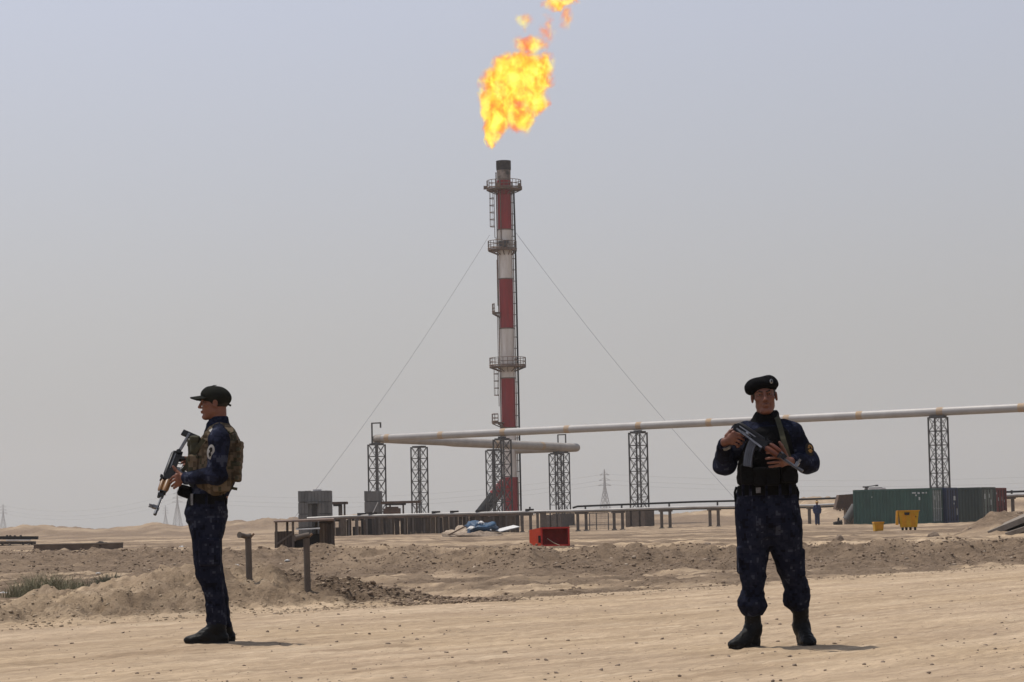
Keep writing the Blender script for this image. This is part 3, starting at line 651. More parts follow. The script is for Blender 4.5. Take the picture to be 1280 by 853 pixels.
MB().add([px(369.5,661.8,-.3),px(400,660.2,-.3),px(399,658.6,.9),px(371,659.8,.9)]+[px(369.5,662.8,-.3),px(400,661.4,-.3),px(399,660,.9),px(371,661.2,.9)],
         [(0,1,2,3),(7,6,5,4),(0,4,5,1),(1,5,6,2),(2,6,7,3),(3,7,4,0)]).build('white_shelf', MT['white'], t, False, OS)
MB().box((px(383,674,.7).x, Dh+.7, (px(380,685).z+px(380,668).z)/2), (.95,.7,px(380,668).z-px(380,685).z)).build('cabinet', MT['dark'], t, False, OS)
MB().bar(px(345,681,-.03), px(367,666,-.03), .06).build('brace', MT['post'], t, False, OS)

# ------------------------------------------------------------------ grey sheet cabins behind
def cabin(xl, xr, yt, D, label, lintel=None):
    a = pt(xl, 660, D); b = pt(xr, 660, D); c = (a+b)/2; g = gz(c.x, D); zt = pt((xl+xr)/2, yt, D).z
    t = thing('sheet_cabin', label, 'cabin', (c.x, D, g)); Wd = b.x-a.x; H = zt-g; n = max(4, int(Wd/.28))
    MB().box((0,.9,H/2-.2), (Wd-.1,1.6,H+.3)).build('core', MT['grey2'], t)
    if lintel:
        l0, l1, ly = lintel; lx0 = pt(l0,640,D).x-c.x; lx1 = pt(l1,640,D).x-c.x; lz_ = pt(xl, ly, D).z-g
    for k in range(n):
        x0 = -Wd/2+Wd*k/n; x1 = x0+Wd/n-.03; tilt = .05*random.random()
        if lintel and lx0 < (x0+x1)/2 < lx1:
            MB().box(((x0+x1)/2,-.02,(lz_+.2+H-tilt)/2), (x1-x0,.06,H-tilt-lz_-.2)).build('sheet', MT['grey'], t)
        else:
            for z0, z1 in ((-.2,H*.48),(H*.5,H*.74),(H*.76,H-tilt)):
                MB().box(((x0+x1)/2,-.03+.03*random.random(),(z0+z1)/2), (x1-x0,.06,z1-z0)).build('sheet', MT['grey' if random.random() < .7 else 'grey2'], t)
    if lintel:
        MB().box(((lx0+lx1)/2,-.2,lz_+.08), (lx1-lx0+.35,.5,.16)).build('lintel', MT['grey2'], t)
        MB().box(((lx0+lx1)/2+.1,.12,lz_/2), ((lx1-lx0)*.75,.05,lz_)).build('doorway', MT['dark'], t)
        MB().box((.2,.4,H+.04), (Wd*.25,.5,.12)).build('roof_scrap', MT['white'], t)
    return t
cabin(373.2, 415, 613.4, 222, 'tall grey sheet cabin with a dark doorway behind the shed', (387,396,630))
t = cabin(456, 478, 613.6, 262, 'smaller grey sheet cabin at the foot of the far left tower')
MB().bar((-.1,-.12,2.0), (.5,-.12,3.2), .09).build('white_strip', MT['white'], t)
def canopy(xl, xr, yt, posts, D, label):
    a = pt(xl, yt, D); b = pt(xr, yt, D); c = (a+b)/2; g = gz(c.x, D)
    t = thing('flat_canopy', label, 'canopy', (c.x, D, g)); Wd = b.x-a.x; H = c.z-g
    MB().box((0,.8,H), (Wd,2.0,.22)).build('roof', MT['rust'], t)
    MB().box((-Wd*.12,.2,H-.2), (Wd*.5,.7,.16)).build('beam', MT['dark'], t)
    for xp in posts:
        p = pt(xp, 640, D); MB().box((p.x-c.x,.3,H/2-.15), (.17,.17,H+.1)).build('post', MT['post'], t)
canopy(414, 433.5, 629, (424,426.5,430.5), 226, 'short flat canopy on posts against the tall grey cabin')
canopy(476, 525.5, 628, (487.5,504,521), 250, 'flat dark canopy on thin posts between the two left towers')
p = pt(490, 641, 240); b = MB(); b.box((0,0,.2), (1.6,1.,1.2)); b.box((0,0,.85), (1.2,.8,.2)); o = b.build('equipment_hood', MT['rust']); o.location = (p.x, 240, p.z-.4)
tag(o, 'low dark equipment hood under the flat canopy', 'equipment')

# thin frame right of the pedestals
fx0, fx1 = pt(737,650,225), pt(760.5,650,225); g = gz(fx0.x,225); t = thing('wire_fence', 'thin wire fence on posts behind the low pipes', 'fence', (fx0.x,225,g))
ztf = pt(748,641.5,225).z-g; Wf = fx1.x-fx0.x
for f_ in (0,.36,1.): MB().bar((Wf*f_,0,-.1), (Wf*f_,0,ztf), .085).build('post', MT['steel'], t)
MB().bar((0,0,ztf), (Wf,0,ztf), .08).build('top_rail', MT['steel'], t)
wm = MB()
for k in range(1,9): wm.bar((0,0,ztf*k/9), (Wf,0,ztf*k/9), .012)
for k in range(1,14): wm.bar((Wf*k/14,0,0), (Wf*k/14,0,ztf), .012)
wm.build('wire_mesh', MT['steel'], t)
for i, (x, lab) in enumerate(((672,'plain post left of the brown block behind the red skip'),(679,'second plain post close to the brown block behind the red skip'))):
    p = pt(x, 650, 206); g = gz(p.x,206); h = pt(x,640,206).z-g
    b = MB(); b.box((0,0,h/2-.1), (.22 if i == 0 else .5,.24,h+.2)); b.box((0,0,h-.04), (.5,.34,.1)); o = b.build('concrete_post', MT['post']); o.location = (p.x,206,g); tag(o, lab, 'post')

# ------------------------------------------------------------------ shipping containers
def container(x, y0, D, yaw, L, mat, label, doors=None, marks=(), H=2.59, ddx=0., W=2.44, dmat=None):
    """right front corner of the container at photo column x, D metres away"""
    c = pt(x, y0, D); g = gz(c.x, D)
    t = thing('shipping_container', label, 'container', (c.x, D, g), yaw, 'row of shipping containers'); m_ = MT[mat]
    f = MB()                                   # corner posts and rails; x runs to -L along the side, y to W
    for X in (-.07, -L+.07):
        for Y in (.07, W-.07): f.box((X,Y,H/2), (.15,.15,H))
    for Z in (.08, H-.06):
        f.box((-L/2,.05,Z), (L-.3,.09,.15)); f.box((-L/2,W-.05,Z), (L-.3,.09,.15))
        f.box((-.05,W/2,Z), (.09,W-.3,.15)); f.box((-L+.05,W/2,Z), (.09,W-.3,.15))
    f.build('corner_frame', m_, t)
    n = int(L/.275)
    def wall(nm, pts_fn, z0=.15, z1=H-.13):
        b = MB(); vs = []
        prof = []
        for k in range(n):
            u = .16+(L-.32)*k/n; du = (L-.32)/n
            prof += [(u,0),(u+du*.28,0),(u+du*.5,.045),(u+du*.78,.045)]
        prof.append((L-.16,0))
        for u, d in prof: vs += [pts_fn(u,d,z0), pts_fn(u,d,z1)]
        b.add(vs, [(2*i,2*i+2,2*i+3,2*i+1) for i in range(len(prof)-1)]); return b.build(nm, m_, t)
    wall('side_panel', lambda u,d,z: (-u, .02+d, z)); wall('side_panel', lambda u,d,z: (-u, W-.02-d, z))
    MB().box((-L/2,W/2,H-.05), (L-.2,W-.2,.04)).build('roof', m_, t)
    MB().box((-L+.06,W/2,H/2), (.05,W-.25,H-.25)).build('end_panel', m_, t)
    dm_ = MT[dmat] if dmat else m_
    for s_ in (0,1):
        y_ = .15+(W-.30)*(.25+.5*s_)
        d_ = MB().box((-.06,y_,H/2), (.06,(W-.34)/2,H-.30)).build('door', dm_, t)
        for yy in (-.32,.28):
            lb = MB(); lb.tube([(-.005,y_+yy,.16),(-.005,y_+yy,H-.14)], .025, 8)
            for z in (.3,H*.45,H-.3): lb.box((-.02,y_+yy,z), (.05,.12,.09))
            lb.bar((.0,y_+yy,1.1), (.0,y_+yy+.24,1.1), .035); lb.build('lock_bar', MT['mark'] if mat in ('cgrey','cgreen') else MT['steel'], d_)
    for (yc, zc, wd, ht) in marks:
        MB().box((-.018,yc,zc), (.012,wd,ht)).build('door_marking', MT['mark'], t)
    return t
cy0 = math.radians(-27.5)
tg = container(1166, 656, 187, cy0, 6.06, 'cgreen', 'long green shipping container at the left end of the row, behind the yellow bin', dmat='cgrey', marks=((.7,1.9,.16,.3),(1.6,1.85,.14,.4)))
for i, (u, z, wd, ht) in enumerate(((1.35,2.28,.30,.10),(1.0,2.26,.16,.12),(.66,2.27,.18,.09),(.42,2.27,.10,.1),(1.2,2.1,.12,.12),(.95,1.86,.12,.22),(4.6,2.05,.07,.07))):
    MB().box((-u,-.004,z), (wd,.012,ht)).build('side_marking', MT['mark'], tg)
container(1184, 655, 189.2, math.radians(-30), 6.06, 'cblue', 'blue shipping container showing its door end with white stickers', marks=((1.75,1.85,.42,.32),(2.2,.85,.36,.5),(1.6,1.45,.22,.12)), H=2.62)
container(1228.4, 652, 196.0, math.radians(-36), 6.06, 'cdark', 'dark grey green shipping container with a pale green door end', dmat='cgrey', marks=((.55,1.95,.2,.4),(1.35,2.0,.2,.3),(1.6,1.5,.14,.4)), H=2.64)
container(1243.6, 650, 199.5, math.radians(-34), 6.06, 'cred', 'dark red shipping container at the right end of the row', marks=((.9,1.75,.14,.28),(1.5,1.78,.16,.3),(2.0,1.6,.12,.2),(.5,2.2,.1,.16)), H=2.62)

# machine behind the containers (only its roof shows)
Dm = 236.; p = pt(1090, 613, Dm); g = gz(p.x, Dm); hz = p.z-g
t = thing('truck_crane', 'crane truck parked behind the green container, only its cluttered roof showing', 'truck', (p.x,Dm,g)); k_ = Dm/FPX
MB().box((.1,0,1.15), (2.6,2.2,.5)).build('chassis', MT['dark'], t)
bd = MB(); bd.box((.35,0,1.4+(hz-1.2)/2), (1.7,2.,hz-1.2), None, .92); bd.build('cab', MT['white'], t)
rf = MB(); rf.box((.15,0,hz+.2), (1.45,1.,.10)); rf.box((.0,0,hz+.08), (1.3,.8,.2)); rf.tube([(-.85,0,hz+.32),(-.3,0,hz+.30)], .07, 8); rf.bar((-.8,0,hz+.3), (.3,0,hz+.42), .08); rf.box((.45,0,hz+.42), (.25,.3,.14)); rf.build('roof_rack', MT['steel'], t)
for sx_ in (-.8,.9):
    for sy_ in (-1,1): MB().tube([(sx_,sy_*.95,.5),(sx_,sy_*1.2,.5)], .5, 18).build('wheel', MT['rubber'], t, True)

# rusty scoop and drum left of the containers
Dk = 194.; p = pt(1058, 655, Dk); g = gz(p.x, Dk); k_ = Dk/FPX
t = thing('loader_bucket', 'big rusty curved bucket standing on end left of the green container', 'loader bucket', (p.x,Dk,g))
pr = [(-13*k_,20*k_),(-8*k_,37.5*k_),(12*k_,38.5*k_),(12*k_,22*k_),(4*k_,19*k_),(-2*k_,22*k_),(-7*k_,19*k_)]
b = MB(); vs = [(x_,0,z_) for x_, z_ in pr]+[(x_,1.6,z_) for x_, z_ in pr]; n = len(pr)
b.add(vs, [tuple(range(n)), tuple(range(2*n-1,n-1,-1))]+[(i,i+n,(i+1)%n+n,(i+1)%n) for i in range(n)]); b.build('shell', MT['rust'], t)
MB().box((6*k_,.9,11*k_), (.7,1.2,22*k_)).build('stand', MT['stone'], t)
te = MB()
for k in range(5): te.box(((-11+k*3.5)*k_,-.06,(20-(k%2))*k_), (.12,.3,.22))
te.build('teeth', MT['rustrail'], t)
p = pt(1066, 650, Dk-1.2); b = MB(); b.tube([(-.42,0,.05),(.25,.1,1.05)], .33, 18); b.tube([(-.46,0,.0),(-.40,0,.08)], .36, 18)
o = b.build('drum', MT['grey2'], None, True); o.location = (p.x, Dk-1.2, gz(p.x,Dk-1.2)+.35); tag(o, 'grey drum leaning against the left end of the green container', 'drum')
p = pt(1047, 657, Dk-4); b = MB(); b.tube([(-.3,0,.1),(.35,0,.25)], .13, 8); b.tube([(0,0,0),(.1,0,.55)], .07, 8); b.box((.15,0,.12), (.4,.3,.22)); o = b.build('scrap_machine', MT['dark']); o.location = (p.x, Dk-4, gz(p.x,Dk-4)); tag(o, 'small dark scrap machine on the sand near the rusty bucket', 'scrap')

# ------------------------------------------------------------------ yellow bins and red skip
p = gpt(1136, 664.5, gz(*pt(1136,664,122).xy)); Db = p.y; g = gz(p.x, Db); k_ = Db/FPX
t = thing('wheeled_bin', 'big yellow wheeled waste bin with its lid swung down, before the green container', 'waste bin', (p.x,Db,g), math.radians(-6))
H_ = 26*k_; hw0, hw1 = 10.2*k_, 12.6*k_
def frus(z0, z1, a0, a1, d0, d1, yo=0): return [(-a0,-d0+yo,z0),(a0,-d0+yo,z0),(a0,d0+yo,z0),(-a0,d0+yo,z0),(-a1,-d1+yo,z1),(a1,-d1+yo,z1),(a1,d1+yo,z1),(-a1,d1+yo,z1)]
FB = [(3,2,1,0),(4,5,6,7),(0,1,5,4),(1,2,6,5),(2,3,7,6),(3,0,4,7)]
MB().add(frus(5*k_,H_-1.2*k_,hw0,hw1,.30,.38), FB).build('body', MT['yellow'], t)
rb = MB()
for f_ in (-.55,.5): rb.add([(x_*.24+f_*hw0, y_-.015, z_) for x_, y_, z_ in frus(6*k_,H_-4*k_,hw0,hw1,.30,.375)], FB)
rb.build('rib', MT['amber'], t)
MB().box((0,0,H_-.6*k_), (hw1*2+.08,.84,1.3*k_)).build('rim', MT['amber'], t)
MB().add([(-hw1-3.6*k_,-.36,8*k_),(-hw1-.3*k_,-.40,8*k_),(-hw1-.2*k_,-.40,H_-1*k_),(-hw1-2.6*k_,-.36,H_-.6*k_),(-hw1-3.2*k_,.34,8*k_),(-hw1-.0*k_,.36,8*k_),(-hw1,.36,H_-1*k_),(-hw1-2.2*k_,.34,H_-.6*k_)], [(0,1,2,3),(7,6,5,4),(0,4,5,1),(1,5,6,2),(2,6,7,3),(3,7,4,0)]).build('open_lid', MT['amber'], t)
MB().box((-2.2*k_,-.385,H_-4.2*k_), (5.6*k_,.05,3.2*k_), None, 1.2).build('lift_socket', MT['dark'], t)
MB().box((8.6*k_,-.365,H_-8*k_), (1.1*k_,.04,1.6*k_)).build('sticker', MT['dark'], t)
for sx_, sy_ in ((-7.8*k_,-.22),(7.6*k_,-.22),(-2.6*k_,.2),(2.4*k_,.2)):
    w_ = MB(); w_.tube([(sx_-.035,sy_,.095),(sx_+.035,sy_,.095)], .095, 14); o = w_.build('wheel', MT['rubber'], t, True)
    MB().box((sx_,sy_,.15), (.10,.05,.2)).build('fork', MT['steel'], o)
p = gpt(1098, 665.6, gz(*pt(1098,665,122).xy)); g = gz(p.x,p.y); t = thing('yellow_box', 'small yellow plastic box on the sand left of the wheeled bin', 'box', (p.x,p.y,g), math.radians(4)); k_ = p.y/FPX
MB().add(frus(0,9.5*k_,5.2*k_,5.9*k_,.18,.2), FB).build('body', MT['yellow'], t); MB().box((0,0,10.4*k_), (12.6*k_,.46,1.9*k_)).build('lid', MT['amber'], t)
MB().box((.4*k_,-.196,5*k_), (8.4*k_,.03,5.6*k_)).build('front_panel', MT['amber'], t)
p = gpt(687, 682.4, gz(*pt(687,683,85).xy)); g = gz(p.x,p.y)+.01; k_ = p.y/FPX*1.04; t = thing('tipped_bin', 'orange red plastic bin lying on its side with the open mouth facing out', 'waste bin', (p.x,p.y,g))
xl, xr, xm = -24*k_, 23.4*k_, -9.4*k_; H_ = 22.5*k_; dp_ = .75
MB().add([(xm,0,0),(xm,0,H_),(xl,.16,H_*.88),(xl,.20,.0),(xm+.03,.02,0),(xm+.03,.02,H_),(xl+.03,.20,H_*.88),(xl+.03,.23,0)], [(0,1,2,3),(7,6,5,4),(0,4,5,1),(1,5,6,2),(2,6,7,3),(3,7,4,0)]).build('lid', MT['orange'], t)
b = MB(); tk = .035
b.box(((xm+xr)/2,dp_/2,tk/2), (xr-xm,dp_,tk)); b.box(((xm+xr)/2,dp_/2,H_-tk/2), (xr-xm,dp_,tk))
b.box((xm+tk/2,dp_/2,H_/2), (tk,dp_,H_-2*tk)); b.box((xr-tk/2,dp_/2,H_/2), (tk,dp_,H_-2*tk)); b.box(((xm+xr)/2,dp_-tk/2,H_/2), (xr-xm-2*tk,tk,H_-2*tk)); b.build('body', MT['redin'], t)
r_ = MB(); r_.box(((xm+xr)/2,-.012,H_-.02), (xr-xm+.06,.06,.05)); r_.box(((xm+xr)/2,-.012,.025), (xr-xm+.06,.06,.05)); r_.box((xr,-.012,H_/2), (.05,.06,H_-.1)); r_.box((xm,-.012,H_/2), (.05,.06,H_-.1)); r_.build('rim', MT['redin'], t)
MB().box((xm-.06,.02,H_*.38), (.09,.06,.22)).build('hinge', MT['dark'], t)
MB().tube([(xm+.18,-.02,.24),(xm+.38,-.10,.10),(xm+.56,-.16,.02)], .010, 6).build('handle_cord', MT['palestone'], t)

# ------------------------------------------------------------------ tarpaulin heap, board, rubble
def lump(name, loc, size, mat, label, cat, seed, rough=.35, par=None, rz=0.):
    bmv = []; n1, n2_ = 14, 22; g = np.random.default_rng(seed)
    th = np.linspace(0.02, math.pi*.55, n1); ph = np.linspace(0, 2*math.pi, n2_, endpoint=False)
    A, B = np.meshgrid(th, ph, indexing='ij'); x_ = np.sin(A)*np.cos(B); y_ = np.sin(A)*np.sin(B); z_ = np.cos(A)
    r = 1+rough*(n3(x_*1.9+seed, y_*1.9, z_*1.9, seed)+.6*n3(x_*4.3, y_*4.3+seed, z_*4.3, seed+1)+.3*n3(x_*9, y_*9, z_*9+seed, seed+2))
    V = np.stack([x_*r*size[0], y_*r*size[1], z_*r*size[2]], -1).reshape(-1,3)
    idx = np.arange(n1*n2_).reshape(n1,n2_); Q_ = np.stack([idx[:-1], np.roll(idx[:-1],-1,1), np.roll(idx[1:],-1,1), idx[1:]], -1).reshape(-1,4)
    o = npmesh(name, V, Q_[:, ::-1], mat, par, smooth=False); o.location = loc; o.rotation_euler = (0,0,rz)
    if label: tag(o, label, cat)
    return o
Dt = 150.; k_ = Dt/FPX; gT = gz(pt(600,670,Dt).x, Dt)
def L_at(x, D): p = pt(x, 660, D); return (p.x, D, gz(p.x, D)-.05)
lump('dirt_heap', L_at(577,Dt+1.5), (25*k_,1.4,14*k_), MT['palestone'], 'tan heap of dirt and sacks left of the blue tarpaulin', 'dirt heap', 3)
lump('crumpled_tarpaulin', (lambda l: (l[0],l[1],l[2]+.42))(L_at(601,Dt)), (16*k_,.9,9.5*k_), MT['tarp'], 'crumpled blue tarpaulin heaped before the rusty wall', 'tarpaulin', 8, .85)
for i, (x, y, s_) in enumerate(((601,653,3.6),(589,660,4.4),(611,662,3.))):
    p = pt(x, y, Dt-1.0); lump('white_bag', (p.x, Dt-1.0, p.z-.05), (s_*k_,.25,s_*.62*k_), MT['white'], ('white bag on top of the blue tarpaulin heap','pale bag at the left of the blue tarpaulin heap','pale scrap at the right of the blue tarpaulin heap')[i], 'bag', 20+i, .4)
lump('rubble_pile', L_at(600,Dt-1.8), (30*k_,.8,6.5*k_), MT['stone'], 'low pile of brown rubble under the blue tarpaulin', 'rubble', 12, .5)
p0, p1_, p2, p3 = pt(617,663.5,Dt), pt(625,665.2,Dt-1.2), pt(650,659.2,Dt-1.2), pt(642,657.4,Dt)
o = poly_panel('white_board', [p0,p1_,p2,p3], .04, MT['white'], None, None); tag(o, 'long white board lying propped right of the blue tarpaulin', 'board')
o = poly_panel('dark_board', [pt(560,668.5,Dt-.5),pt(561,670,Dt-.5),pt(582,659,Dt-.5),pt(581,657.6,Dt-.5)], .05, MT['wood'], None, None); tag(o, 'dark plank leaning on the tan dirt heap', 'plank')

# ------------------------------------------------------------------ two bent pipe posts on the berm
def pipe_post(x, ybase, ytop, arm, D, label, bend):
    b0 = pt(x, ybase, D); g = gz(b0.x, D); top = pt(x-.9, ytop, D); L_ = (top.z-g); k_ = D/FPX
    t = thing('pipe_post', label, 'post', (b0.x, D, g), 0, 'bent pipe posts on the berm')
    MB().tube([(0,0,-.15),(-.9*k_,0,L_-.03)], 4.0*k_, 18).build('post', MT['post'], t, True)
    arm_ = [Vector((a_*k_, d_, L_+z_*k_)) for a_, d_, z_ in arm]
    MB().tube(arm_, 3.3*k_, 16).build('arm', MT['post'], t, True)
    MB().tube([Vector(arm_[0])+(arm_[0]-arm_[1]).normalized()*.004, arm_[0]+(arm_[0]-arm_[1]).normalized()*.0], [3.9*k_,3.9*k_], 16).build('arm_collar', MT['post'], t, True)
    if bend: MB().bar((1.2*k_,0,L_-3.2*k_), (6.2*k_,.02,L_+2.0*k_), 2.2*k_).build('bracket', MT['wood'], t)
pipe_post(311.8, 722, 669.5, ((-10.2,-.10,.9),(-2.4,0,-1.6),(2.2,.02,-.4)), 26.2, 'bent pipe post on the berm directly behind the policeman in the cap', True)
pipe_post(384.6, 724, 669.5, ((-14.5,-.06,-3.0),(-4,0,-.6),(3.2,.0,.6)), 26.4, 'bent pipe post on the berm in front of the open shed', True)

# ------------------------------------------------------------------ left side: beams, concrete slab, scrap
p = gpt(20, 682.5, -.05); Dq = p.y; k_ = Dq/FPX
for i, (x0, x1, y0, y1, d, mt, lb) in enumerate(((-20,47,670.5,674.5,.6,'dark','black upper beam of the scrap stack at the left edge'),(-20,44,676.8,680.6,0,'conc','brown lower beam of the scrap stack at the left edge'),
                              (-20,41,682-.6,683.2,.3,'dark','thin dark timber under the scrap stack at the left edge'))):
    a = pt(x0,(y0+y1)/2,Dq+d); b = pt(x1,(y0+y1)/2+.0,Dq+d); tag(MB().bar(a, b, .6, (y1-y0)*k_).build('scrap_beam', MT[mt]), lb, 'beam')
a = pt(8,675.6,Dq-.3); b = pt(38,675.2,Dq-.3); tag(MB().bar(a, b, .3, 1.3*k_).build('pale_beam', MT['white']), 'pale thin beam between the dark beams at the left edge', 'beam')
for i, (x, lb) in enumerate(((9,'leftmost knob on the black beam at the left edge'),(13,'second knob on the black beam'),(18.5,'third knob on the black beam'),(26,'knob standing alone on the black beam'))):
    p_ = pt(x, 669.8, Dq+.6); o = lump('stone_knob', (p_.x, p_.y, p_.z-.04), (1.5*k_,.1,1.5*k_), MT['dark'], lb, 'stone', 60+i, .2)
for i, x in enumerate((3,12,29,36,40)):
    p_ = pt(x, 680.8, Dq-.2); o = MB().box((0,0,0), (1.8*k_,.3,3.2*k_)).build('timber_block', MT['greyconc' if i % 2 else 'dark']); o.location = p_; tag(o, ('leftmost','second from the left','middle','fourth from the left','rightmost')[i]+' small block propping up the dark scrap beams', 'block', 'blocks under the scrap beams')
p = gpt(95, 691.5, -.02); Dq = p.y; k_ = Dq/FPX; a = pt(42.5,691,Dq); g = gz(p.x, Dq)
t = thing('concrete_slab', 'long low brown concrete beam lying on the ground at the left', 'concrete beam', (p.x, Dq, g))
a = pt(42,680,Dq)-Vector((p.x,Dq,g)); b = pt(150,680.6,Dq)-Vector((p.x,Dq,g)); zt = (a.z+b.z)/2
b_ = MB(); b_.box(((a.x+b.x)/2,.4,zt/2-.08), (b.x-a.x,.8,zt+.16)); b_.build('beam', MT['conc'], t)
b_ = MB(); b_.box(((a.x+b.x)/2,.4,zt+.012), (b.x-a.x+.03,.84,.035)); b_.build('top_edge', MT['greyconc'], t)
p_ = pt(127,680.4,Dq+.3); lump('dark_sack', (p_.x,p_.y,p_.z-.06), (8.5*k_,.3,5.2*k_), MT['dark'], 'dark sack lying on the long concrete beam', 'sack', 31, .3)
p_ = pt(140,690,Dq-.5); lump('grey_stone', (p_.x,p_.y,p_.z-.1), (4.6*k_,.2,5.6*k_), MT['greyconc'], 'pale grey stone before the right end of the concrete beam', 'stone', 33, .3)
p_ = pt(107,691,Dq-1.); lump('white_scrap', (p_.x,p_.y,p_.z), (2.8*k_,.15,1.6*k_), MT['white'], 'white scrap in front of the long concrete beam', 'litter', 35, .5)
for i, (x, lb) in enumerate(((89,'first of three small stones behind the concrete beam'),(96,'middle of three small stones behind the concrete beam'),(102,'last of three small stones behind the concrete beam'))):
    p_ = pt(x,679.8,Dq+6); lump('small_stone', (p_.x,p_.y,gz(p_.x,p_.y)), (.10,.1,.14), MT['stone'], lb, 'stone', 40+i, .2)

# ------------------------------------------------------------------ boulders, slabs at right
for i, (x, yb, hw, hh, lb) in enumerate(((1049,681.5,5.8,8.2,'round brown boulder on the sand right of the policeman in the beret'),(1167.5,675.2,7.4,6.4,'low brown boulder on the sand before the row of containers'),
        (960,658+20,4.,3.,'small dark stone on the bank behind the policeman in the beret'),(884,680.8,4.2,2.6,'flat dark stone on the bank left of the policeman in the beret'),(298,686.5,3.6,1.8,'flat dark stone on the ground left of the open shed'),
        (1212,660.8,2.6,3.2,'small stone perched on the dirt heap at the right'))):
    D = 75. if i < 2 else 62.; 
    if i == 4: D = 100.
    if i == 5: D = 82.5
    p = gpt(x, yb, gz(pt(x,yb,D).x, D)) if i != 5 else pt(x, yb, D); p = gpt(x, yb, gz(p.x, p.y)) if i < 2 else p; k_ = p.y/FPX
    lump('boulder', (p.x, p.y, gz(p.x,p.y)-.02), (hw*k_, hw*k_*.8, hh*k_*1.1), MT['stone'], lb, 'boulder', 50+i, .16)
for i, (q_, lb) in enumerate((([(1237,671),(1300,645.5),(1300,639.5),(1237,668)],'large tilted concrete slab on the dirt heap at the right edge'),([(1258,672),(1310,655),(1310,650),(1262,669)],'second tilted concrete slab under the larger one at the right edge'))):
    Dz = 79.4-.9*i; P_ = [pt(x,y,Dz) for x, y in q_]; P2 = [pt(q_[0][0],q_[0][1],Dz), pt(q_[1][0],q_[1][1],Dz), pt(q_[1][0],q_[1][1]-5,Dz+2.2), pt(q_[0][0],q_[0][1]-1.5,Dz+2.2)]
    o = poly_panel('broken_slab', P2, .17 if i == 0 else .14, MT['greyconc'], None, None); tag(o, lb, 'concrete slab')
for i, (x, y, s_, mt, lb) in enumerate(((1268,672.5,2.4,'palestone','pale stone before the tilted slabs at the right edge'),(1276,671.5,3.2,'stone','brown stone before the tilted slabs at the right edge'),(1275,640.6,3.6,'stone','stone on top of the dirt heap at the right edge'),(1185,672.6,2.2,'stone','tiny stone between the low boulder and the tilted slabs'))):
    D = 78.; p = pt(x,y,D); k_ = D/FPX; lump('rubble_stone', (p.x,p.y,max(p.z,gz(p.x,D))-.03), (s_*k_,s_*k_,s_*k_*.8), MT[mt], lb, 'stone', 70+i, .25)

# ------------------------------------------------------------------ plants and litter
def blades(name, x0, x1, yb, hpx, n, mat, label, cat, seed, D, spread=.5, kind=None, lean=.35, wd=.005):
    g = random.Random(seed); b = MB(); cx = (x0+x1)/2; c = pt(cx, yb, D); k_ = D/FPX; hw = (x1-x0)/2*k_
    for i in range(n):
        u = g.uniform(-1,1); v = g.uniform(-1,1); X = c.x+u*hw; Y = D+v*spread; h = hpx*k_*g.uniform(.35,1.05)*(1-.55*abs(u)**2.5); z = gz0(X, Y)
        dx, dy = g.gauss(0,lean)*h, g.gauss(0,lean)*h; a = g.random()*6.28; w2 = wd*g.uniform(.6,1.4); ox, oy = math.cos(a)*w2, math.sin(a)*w2
        b.add([(X-ox,Y-oy,z-.01),(X+ox,Y+oy,z-.01),(X+dx*.4+ox*.8,Y+dy*.4+oy*.8,z+h*.6),(X+dx*.4-ox*.8,Y+dy*.4-oy*.8,z+h*.6),(X+dx,Y+dy,z+h)], [(0,1,2,3),(3,2,4)])
        if i % 2 == 0:
            f_ = .5+.4*g.random(); X1, Y1, Z1_ = X+dx*f_*.7, Y+dy*f_*.7, z+h*f_; s_ = wd*3.2
            for q_ in range(2):
                a = g.random()*6.28; b.add([(X1,Y1,Z1_),(X1+math.cos(a)*s_,Y1+math.sin(a)*s_,Z1_+s_*.3),(X1+math.cos(a+.5)*s_*1.7,Y1+math.sin(a+.5)*s_*1.7,Z1_+s_*g.uniform(.2,1.2)),], [(0,1,2)])
    o = b.build(name, mat); tag(o, label, cat, None, kind); return o
_gc = {}
def gz0(X, Y):
    k = (round(X*8), round(Y*8))
    if k not in _gc: _gc[k] = gz(X, Y)
    return _gc[k]
Dg = 46.
blades('grass', 12, 102, 743, 36, 1150, MT['grass'], 'dry green weeds growing on the low ground behind the berm', None, 1, Dg, .9, 'stuff', .5, .0045)
blades('grass', 60, 175, 740, 22, 500, MT['bush'], 'sparse dry weeds around the litter behind the berm', None, 5, Dg+1.5, .9, 'stuff', .35, .005)
blades('shrub', 124, 152, 745, 34, 750, MT['bush'], 'dark scrubby bush behind the berm just left of the policeman in the cap', 'bush', 2, Dg-1, .25, None, .4, .006)
blades('shrub', 812, 848, 735, 14, 520, MT['grass'], 'small green weed tuft at the far edge of the road', 'weed', 3, gpt(832,736,-.12).y, .35, None, .45, .004)
for i, (x, y, sx_, sz_, mt, lb) in enumerate(((97,741,4.,3.6,'bluebag','blue plastic bag in the weeds behind the berm'),(106,741,6.,3.6,'white','whitish plastic bag among the litter behind the berm'),(116,741.5,4.6,4.,'dark','black bag among the litter left of the dark bush'),
        (89,743,2.4,1.6,'amber','small yellow wrapper at the foot of the green weeds'),(4,735,8.,2.6,'white','pale sheet of litter at the left edge'),(150,741.5,3.4,4.6,'dark','black plastic caught in the dark bush'))):
    D = 47.5; p = pt(x,y,D); k_ = D/FPX; lump('litter', (p.x, D, gz(p.x,D)), (sx_*k_,.05,sz_*k_*1.3), MT[mt], lb, 'litter', 90+i, .45)
